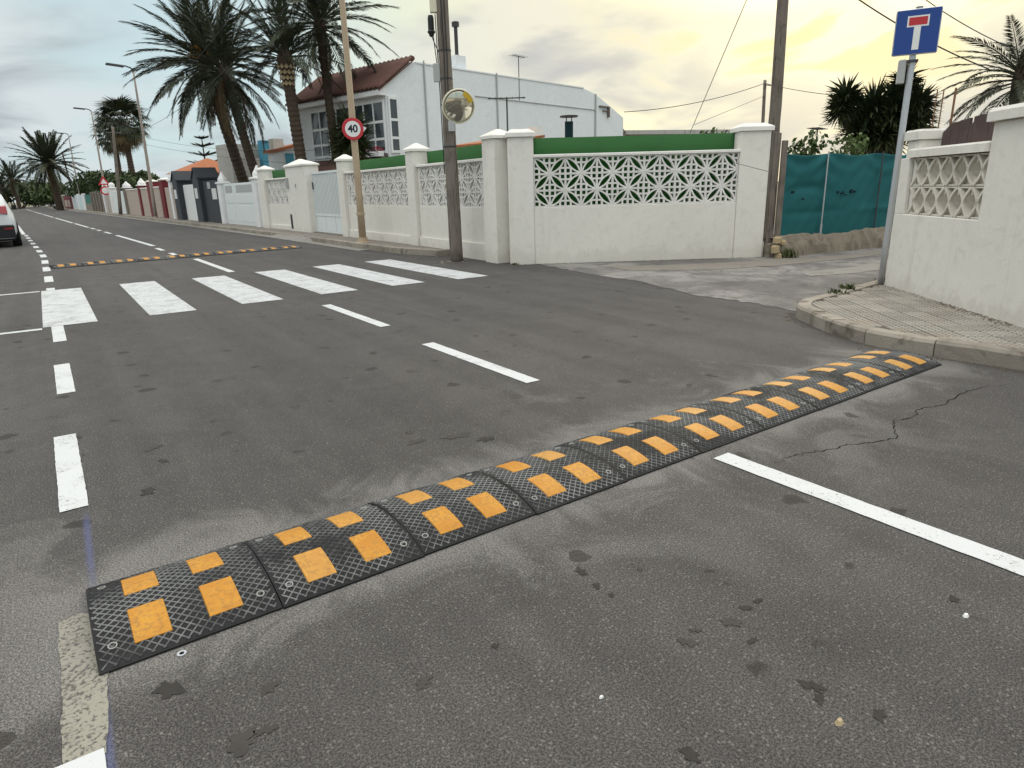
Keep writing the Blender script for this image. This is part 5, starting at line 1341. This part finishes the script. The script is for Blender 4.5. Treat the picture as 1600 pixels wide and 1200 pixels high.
# yuccas
def yucca(base, heads, label, tr=.16):
    b=Vector(base); t=thing('yucca_tree', label, 'yucca', b)
    mb=MB(); z0=min(h[2] for h in heads)*.55
    mb.path([(0,0,-.1),(0,0,z0*.5),(0.02,0,z0)],[tr*1.3,tr,tr*.9],9)
    for h in heads: mb.path([(0,0,z0*.9),(h[0]*.5,h[1]*.5,(z0+h[2])*.5),(h[0],h[1],h[2])],[tr*.8,tr*.6,tr*.5],8)
    mb.build('trunk', M['trunk'], t)
    for i,h in enumerate(heads):
        m2=MB(); rnd=random.Random(i*7+3); R_=h[3]
        for k in range(int(230*h[4])):
            cz=rnd.uniform(-.75,1); a=rnd.uniform(0,6.28); s=math.sqrt(max(0,1-cz*cz)); d=Vector((s*math.cos(a),s*math.sin(a),cz))
            p=Vector(h[:3])+Vector((0,0,rnd.uniform(-.9,.25)*R_*.6))+d*.05; l=R_*rnd.uniform(.8,1.1); sd=d.cross(Vector((rnd.random(),rnd.random(),1))).normalized()*.030
            q=p+d*l*.4; e=p+d*l+Vector((0,0,-.10*l)); m2.add([p-sd*.5,q-sd,e,q+sd,p+sd*.5],[(0,1,2,3,4)])
        m2.build('leaf_rosette', M['yucca'], t)
def heads_from(base, pix, D):
    r=[]
    for px,py,rad,dens in pix: p=at(px,py,D); r.append((p.x-base.x,p.y-base.y,p.z,rad,dens))
    return r
bq=at(1372,240,19); bq.z=0
yucca(bq, heads_from(bq, [(1322,150,.50,.9),(1312,168,.42,.7),(1365,168,.72,1.5),(1350,190,.65,1.3),(1415,125,.45,.9),(1400,165,.70,1.5),(1435,160,.50,1.0),(1385,195,.70,1.5),(1430,190,.55,1.0),(1370,205,.55,1.0)], 19), 'large dark many-headed yucca behind the teal cloth fence', .20)
bq=at(545,240,27); bq.z=0
yucca(bq, heads_from(bq, [(548,200,1.0,1.6),(540,222,.8,1.0),(556,228,.8,1.0)], 27), 'spiky yucca in front of the glazed balcony behind the 40 sign', .14)
# thin rods on the far wall at right
for px,py,lb in ((1464,140,'leftmost of three thin rods above the brown boards'),(1474,140,'middle of three thin rods above the brown boards'),(1493,137,'thick rightmost rod above the brown boards')):
    q=at(px,py,11.5); t=thing('steel_rod', lb, 'rod', (q.x,q.y,0), 0, 'thin rods above the brown boards'); MB().tube((0,0,0),(0.02,0,q.z),.008 if px<1490 else .014,n=6).build('rod', M['rust'], t); MB().tube((0,0,0),(0,0,.4),.03,n=6).build('socket', M['darkmetal'], t)
q=at(1274,235,22); antenna((q.x,q.y,0), at(1274,200,22).z, 'small white aerial behind the teal fence', 6, .35, .3)

# ================================================================== CAR
car = thing('parked_car', 'white SUV parked in the bay at the left edge', 'car', (-1.43,23.72,0), R(1.6))
ST=[(0.0,.80,.98,.62,.60),(.06,.87,1.02,.70,.66),(.22,.90,1.20,.74,.72),(.48,.905,1.47,.71,.78),(.75,.91,1.55,.66,.80),(1.5,.91,1.59,.66,.80),(2.3,.91,1.57,.66,.80),(2.9,.905,1.36,.70,.80),(3.25,.90,1.10,.76,.80),(4.0,.87,.98,.74,.74),(4.25,.80,.86,.70,.66),(4.32,.70,.74,.6,.5)]
def ring(y,wd,zr,wr,zs):
    zs=min(zs+.16,zr-.06); wm=(wd*.97+wr)/2
    h=[(wd*.90,.24),(wd*.985,.42),(wd,.68),(wd*.975,zs),(wr+(wd*.975-wr)*.12,zr-.07),(wr*.86,zr),(0,zr+.025)]
    full=[(x,y,z) for x,z in h]+[(-x,y,z) for x,z in h[-2::-1]]
    return full
rings=[ring(*s_) for s_ in ST]; nr=len(rings[0]); allv=[v for r in rings for v in r]
bodyf=[];sidef=[];backf=[];frontf=[]
for i in range(len(ST)-1):
    for k in range(nr-1):
        f=(i*nr+k,i*nr+k+1,(i+1)*nr+k+1,(i+1)*nr+k)[::-1]
        if k in (3,nr-5) and 3<=i<=6: sidef.append(f)
        elif k in (5,6) and 1<=i<=2: backf.append(f)
        elif k in (5,6) and 6<=i<=7: frontf.append(f)
        else: bodyf.append(f)
bodyf.append(tuple(range(nr))); bodyf.append(tuple((len(ST)-1)*nr+k for k in range(nr-1,-1,-1)))
def sub(fs,name,m,par):
    used=sorted({i for f in fs for i in f}); mp={u:i for i,u in enumerate(used)}
    me=MB().add([allv[u] for u in used],[tuple(mp[i] for i in f) for f in fs]).mesh(name,M[m]); shade_auto(me); return obj(name,me,par)
cbody=sub(bodyf,'body','carpaint',car)
sub(sidef,'side_window','glass',car); sub(backf,'rear_window','glass',car); sub(frontf,'windscreen','glass',car)
for sx in (1,-1):
    MB().prism_x([(-.03,.93),(.05,1.12),(.30,1.16),(.30,1.02),(.10,.90)],-.76 if sx<0 else .42,-.42 if sx<0 else .76).build('tail_light', M['taillight'], car)
    MB().box(*sorted((sx*.89,sx*1.02)),2.72,2.82,1.0,1.14).build('door_mirror', M['black'], car)
    MB().box(*sorted((sx*.55,sx*.80)),4.20,4.28,.66,.80).build('headlight', M['glass'], car)
    for y in (.78,3.45):
        MB().prism_x([(y+.40*math.cos(a*math.pi/10),.34+.40*math.sin(a*math.pi/10)) for a in range(11)]+[(y-.40,.22),(y+.40,.22)],*sorted((sx*.89,sx*.922))).build('wheel_arch', M['black'], car)
        wh=MB().lathe([(.20,-.11),(.31,-.11),(.335,-.08),(.335,.08),(.31,.11),(.20,.11)],(0,0,0),24).build('wheel', M['tyre'], car, loc=(sx*.83,y,.335), rot=(0,R(90),0))
        MB().lathe([(.205,-.09),(.205,.095),(.17,.10),(.05,.085),(.0,.09)],(0,0,0),20).build('rim', M['alloy'], wh, rot=(0,0 if sx>0 else R(180),0))
MB().bbox(-.84,.84,-.05,.16,.26,.62,.03).build('bumper', M['black'], car)
MB().box(-.26,.26,-.056,-.0505,.44,.55).build('number_plate', M['plate'], car)
MB().box(.60,.80,-.058,-.0505,.50,.54).build('reflector', M['taillight'], car); MB().box(-.80,-.60,-.058,-.0505,.50,.54).build('reflector', M['taillight'], car)
MB().prism_x([(.36,1.50),(.62,1.60),(.75,1.59),(.60,1.53)],-.60,.60).build('spoiler', M['carpaint'], car)
MB().box(-.80,.80,.2,4.1,.18,.26).build('underbody', M['black'], car)

# ================================================================== FAR SIGNS AND CABLES
q=at(165,300,66); t=thing('road_sign', 'small triangular warning sign over a round sign far along the street', 'road sign', (q.x,q.y,0))
zt=at(165,283,66).z; MB().tube((0,0,0),(0,0,zt+.3),.04,n=8).build('post', M['galv'], t)
MB().prism_y([(-.42,zt-.30),(.42,zt-.30),(0,zt+.42)],-.06,-.045).build('triangle', M['red'], t); MB().prism_y([(-.24,zt-.2),(.24,zt-.2),(0,zt+.2)],-.068,-.061).build('triangle_face', M['signwhite'], t)
d=MB().lathe([(.36,0),(.36,.012),(.0,.012)],(0,0,0),24).build('disc', M['red'], t, loc=(0,-.045,zt-.75), rot=(R(90),0,0)); MB().lathe([(.25,.012),(.25,.018),(.0,.018)],(0,0,0),24).build('disc_face', M['signwhite'], d)
q=at(206,330,56); t=thing('utility_pole', 'dark wooden utility pole left of the tall pale lamp post', 'utility pole', (5.0,57.0,.1))
e=at(176,198,57.2); lean_pole(t,(0,0,0),(e.x-5.0,e.y-57.0,e.z-.1),.13,.09,'greywood',10,'pole',8); MB().tube((e.x-5.5,e.y-57,e.z-.5),(e.x-4.5,e.y-57,e.z-.5),.04).build('crossarm', M['darkmetal'], t)
for px,py,y,lb in ((72,247,141,'grey pole in front of the low bushy palm'),(97,237,105,'thin pale pole right of the low bushy palm'),(44,292,165,'far thin pole near the end of the street')):
    e=at(px,py,y); t=thing('utility_pole', lb, 'utility pole', (e.x+.25,e.y,.1)); b=Vector(t.location); lean_pole(t,(0,0,0),e-b,.10,.08,'greywood',8,'pole',5); MB().tube(e-b+Vector((-.4,0,-.3)),e-b+Vector((.4,0,-.3)),.035).build('crossarm', M['darkmetal'], t)
def cable(a, b, sag, label, r=.008):
    a,b=Vector(a),Vector(b); n=14; pts=[a.lerp(b,i/n)-Vector((0,0,sag*4*(i/n)*(1-i/n))) for i in range(n+1)]
    return tag(MB().path(pts,r,5).build('overhead_cable', M['cable']), label, 'cable', 'overhead cables')
upw=Vector((6.02,10.5,6.85))
cable(upw+Vector((-.5,.2,.1)), at(176,202,57), .9, 'cable from the mirror pole past the palms, upper of two')
cable(upw+Vector((.1,-.1,-.3)), at(176,208,57), 1.3, 'cable from the mirror pole past the palms, lower of two')
cable(at(228,215,50), at(540,232,27), .35, 'thin cable sagging behind the palm trunks')
cable(at(228,226,50), at(600,262,26.5), .25, 'lowest thin cable reaching the white house')
cable(at(1192,-60,20), at(1078,208,24), .0, 'straight guy wire slanting down behind the green cloth', .010)
cable(at(975,175,33), fpt, .25, 'wire from the white house to the thin far pole', .016)
cable(fpt, at(1345,152,30), .1, 'wire from the thin far pole to the yucca', .014)
cable(at(1085,195,33), at(1194,150,40), .0, 'lower slanting stay of the thin far pole', .010)
cable(at(1300,-30,14), at(1545,108,16), .10, 'thicker cable crossing behind the blue sign', .012)
cable(at(1420,-20,14), at(1620,90,16), .10, 'thin cable above the arching palm at the right', .008)
cable(at(1280,196,22), at(1345,180,23), .05, 'short cable from the small aerial to the yucca', .007)
cable(at(1150,255,11.4), at(1200,268,11.3), .0, 'loose wire stapled across the right garden pillar', .004)

# small litter on the road
wsh = tag(MB().lathe([(.007,0),(.013,0),(.013,.003),(.007,.003),(.007,0)],(0,0,0),16).build('washer', M['galv'], loc=(.107,1.855,.001)), 'small steel washer lying beside the near edge of the bump', 'washer')
for x,y,r,m,lb in ((2.03,.62,.010,'signwhite','white pebble on the asphalt below the centre line'),(1.35,.62,.012,'stone_light','tan pebble near the bottom edge of the road'),(.95,1.02,.006,'signwhite','tiny white pebble in the near lane')):
    vs=[(x+r*1.2*math.cos(a*1.05),y+r*.8*math.sin(a*1.05),0) for a in range(6)]+[(x+r*.6*math.cos(a*1.05),y+r*.45*math.sin(a*1.05),r*.8) for a in range(6)]
    tag(MB().add(vs,[(i,(i+1)%6,6+(i+1)%6,6+i) for i in range(6)]+[tuple(range(6,12))]).build('pebble', M[m]), lb, 'pebble')

# oil and tar stains soaked into the asphalt (flat marks of their own)
def gp(px,py):
    d = CF + CR*((px-800)/FPX) - CU*((py-600)/FPX); t = -H_CAM/d.z; return d.x*t, d.y*t
M['stain'] = mat('oil_stain', (.036,.033,.030), .85, .6, 12, 130, .5)
M['stain2'] = mat('oil_stain_faded', (.054,.050,.046), .85, .6, 12, 130, .5)
for px,py,r,m in ((265,1078,.042,0),(376,1162,.040,1),(414,1142,.026,1),(420,1076,.025,1),(662,1066,.026,1),(1142,972,.030,1),(1165,950,.022,0),(1184,939,.016,0),(1075,1004,.028,1),(1086,985,.018,1),(1175,1002,.018,0),(1268,1072,.030,0),(1280,1092,.018,0),(1374,1118,.022,0),(1078,1180,.030,0),(908,893,.024,0),(932,916,.016,0),(955,930,.014,0),(774,1010,.016,0),(240,700,.045,1),(255,720,.028,0),(232,768,.040,0),(652,690,.05,1),(712,682,.07,1),(760,686,.05,0),(640,676,.03,1),(1490,936,.018,0),(1000,890,.015,1)):
    x,y=gp(px,py); n=30; ph=random.uniform(0,6); el=random.uniform(.55,.9); ro=random.uniform(0,3.1)
    pts=[]
    for k in range(n):
        a=2*math.pi*k/n; rr=.85*r*(1+.25*math.sin(2*a+ph)+.2*math.sin(5*a+ph*2)+random.uniform(-.28,.28)); u,v=rr*math.cos(a),rr*el*math.sin(a)
        pts.append((x+u*math.cos(ro)-v*math.sin(ro), y+u*math.sin(ro)+v*math.cos(ro)))
    MB().sheet(pts,.002).build('oil_stain', M['stain2' if m else 'stain'], road)

# dark crumbs added along kerbs and wall feet to stand in for contact shade
def shade_crumbs(line, n, spread, z, label, sz=(.003,.011), seed=1):
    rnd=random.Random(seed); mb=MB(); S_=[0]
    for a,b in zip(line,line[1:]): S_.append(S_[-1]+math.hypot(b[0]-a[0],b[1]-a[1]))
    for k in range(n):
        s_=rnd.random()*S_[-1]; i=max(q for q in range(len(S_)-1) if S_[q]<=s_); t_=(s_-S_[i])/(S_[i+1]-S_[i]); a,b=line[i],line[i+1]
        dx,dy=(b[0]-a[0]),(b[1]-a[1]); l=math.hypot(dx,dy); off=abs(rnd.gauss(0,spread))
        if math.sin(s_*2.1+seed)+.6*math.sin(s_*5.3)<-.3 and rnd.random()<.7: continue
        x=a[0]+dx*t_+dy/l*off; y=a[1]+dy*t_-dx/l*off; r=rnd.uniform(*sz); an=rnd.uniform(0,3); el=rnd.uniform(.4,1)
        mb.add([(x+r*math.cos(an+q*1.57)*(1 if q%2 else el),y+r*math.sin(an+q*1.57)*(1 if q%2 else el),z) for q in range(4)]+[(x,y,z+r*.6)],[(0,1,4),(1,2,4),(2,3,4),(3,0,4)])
    return tag(mb.build('shade_crumbs', M['shade_crumbs']), label, 'shade_crumbs', kind='stuff')
M['shade_crumbs'] = mat('shade_crumb_dark', (.12,.095,.065), .95, .5, 30, 90, .2)
shade_crumbs([(9.93,6.90),(6.38,9.22)][::-1], 900, .07, .005, 'dark crumbs added as contact shade along the foot of the lane wall', seed=2)
shade_crumbs([(5.98,3.66),(5.66,3.50),(5.43,3.17),(5.27,2.92),(5.153,2.66),(5.10,2.40),(5.10,2.15),(5.14,1.54),(5.17,.6)][::-1], 700, .05, .001, 'dark crumbs added as contact shade along the foot of the corner kerb', seed=3) if False else shade_crumbs([(5.88,3.66),(5.64,3.52),(5.41,3.18),(5.25,2.93),(5.13,2.66),(5.08,2.40),(5.08,2.15),(5.12,1.54),(5.15,.6)], 700, .05, .001, 'dark crumbs added as contact shade along the foot of the corner kerb', seed=3)
shade_crumbs([(7.50,3.60),(6.10,1.90)][::1], 420, .05, .112, 'dark crumbs added as contact shade along the foot of the cream wall', seed=4)
shade_crumbs([(6.6,13.6),(6.47,11.6),(6.38,9.6)], 420, .06, .002, 'dark crumbs added as contact shade along the foot of the street wall by the wooden pole', seed=5)
shade_crumbs([(5.87,24),(5.86,20),(5.86,14)], 500, .05, .012, 'dark crumbs added as contact shade in the gutter along the far kerb', seed=6)
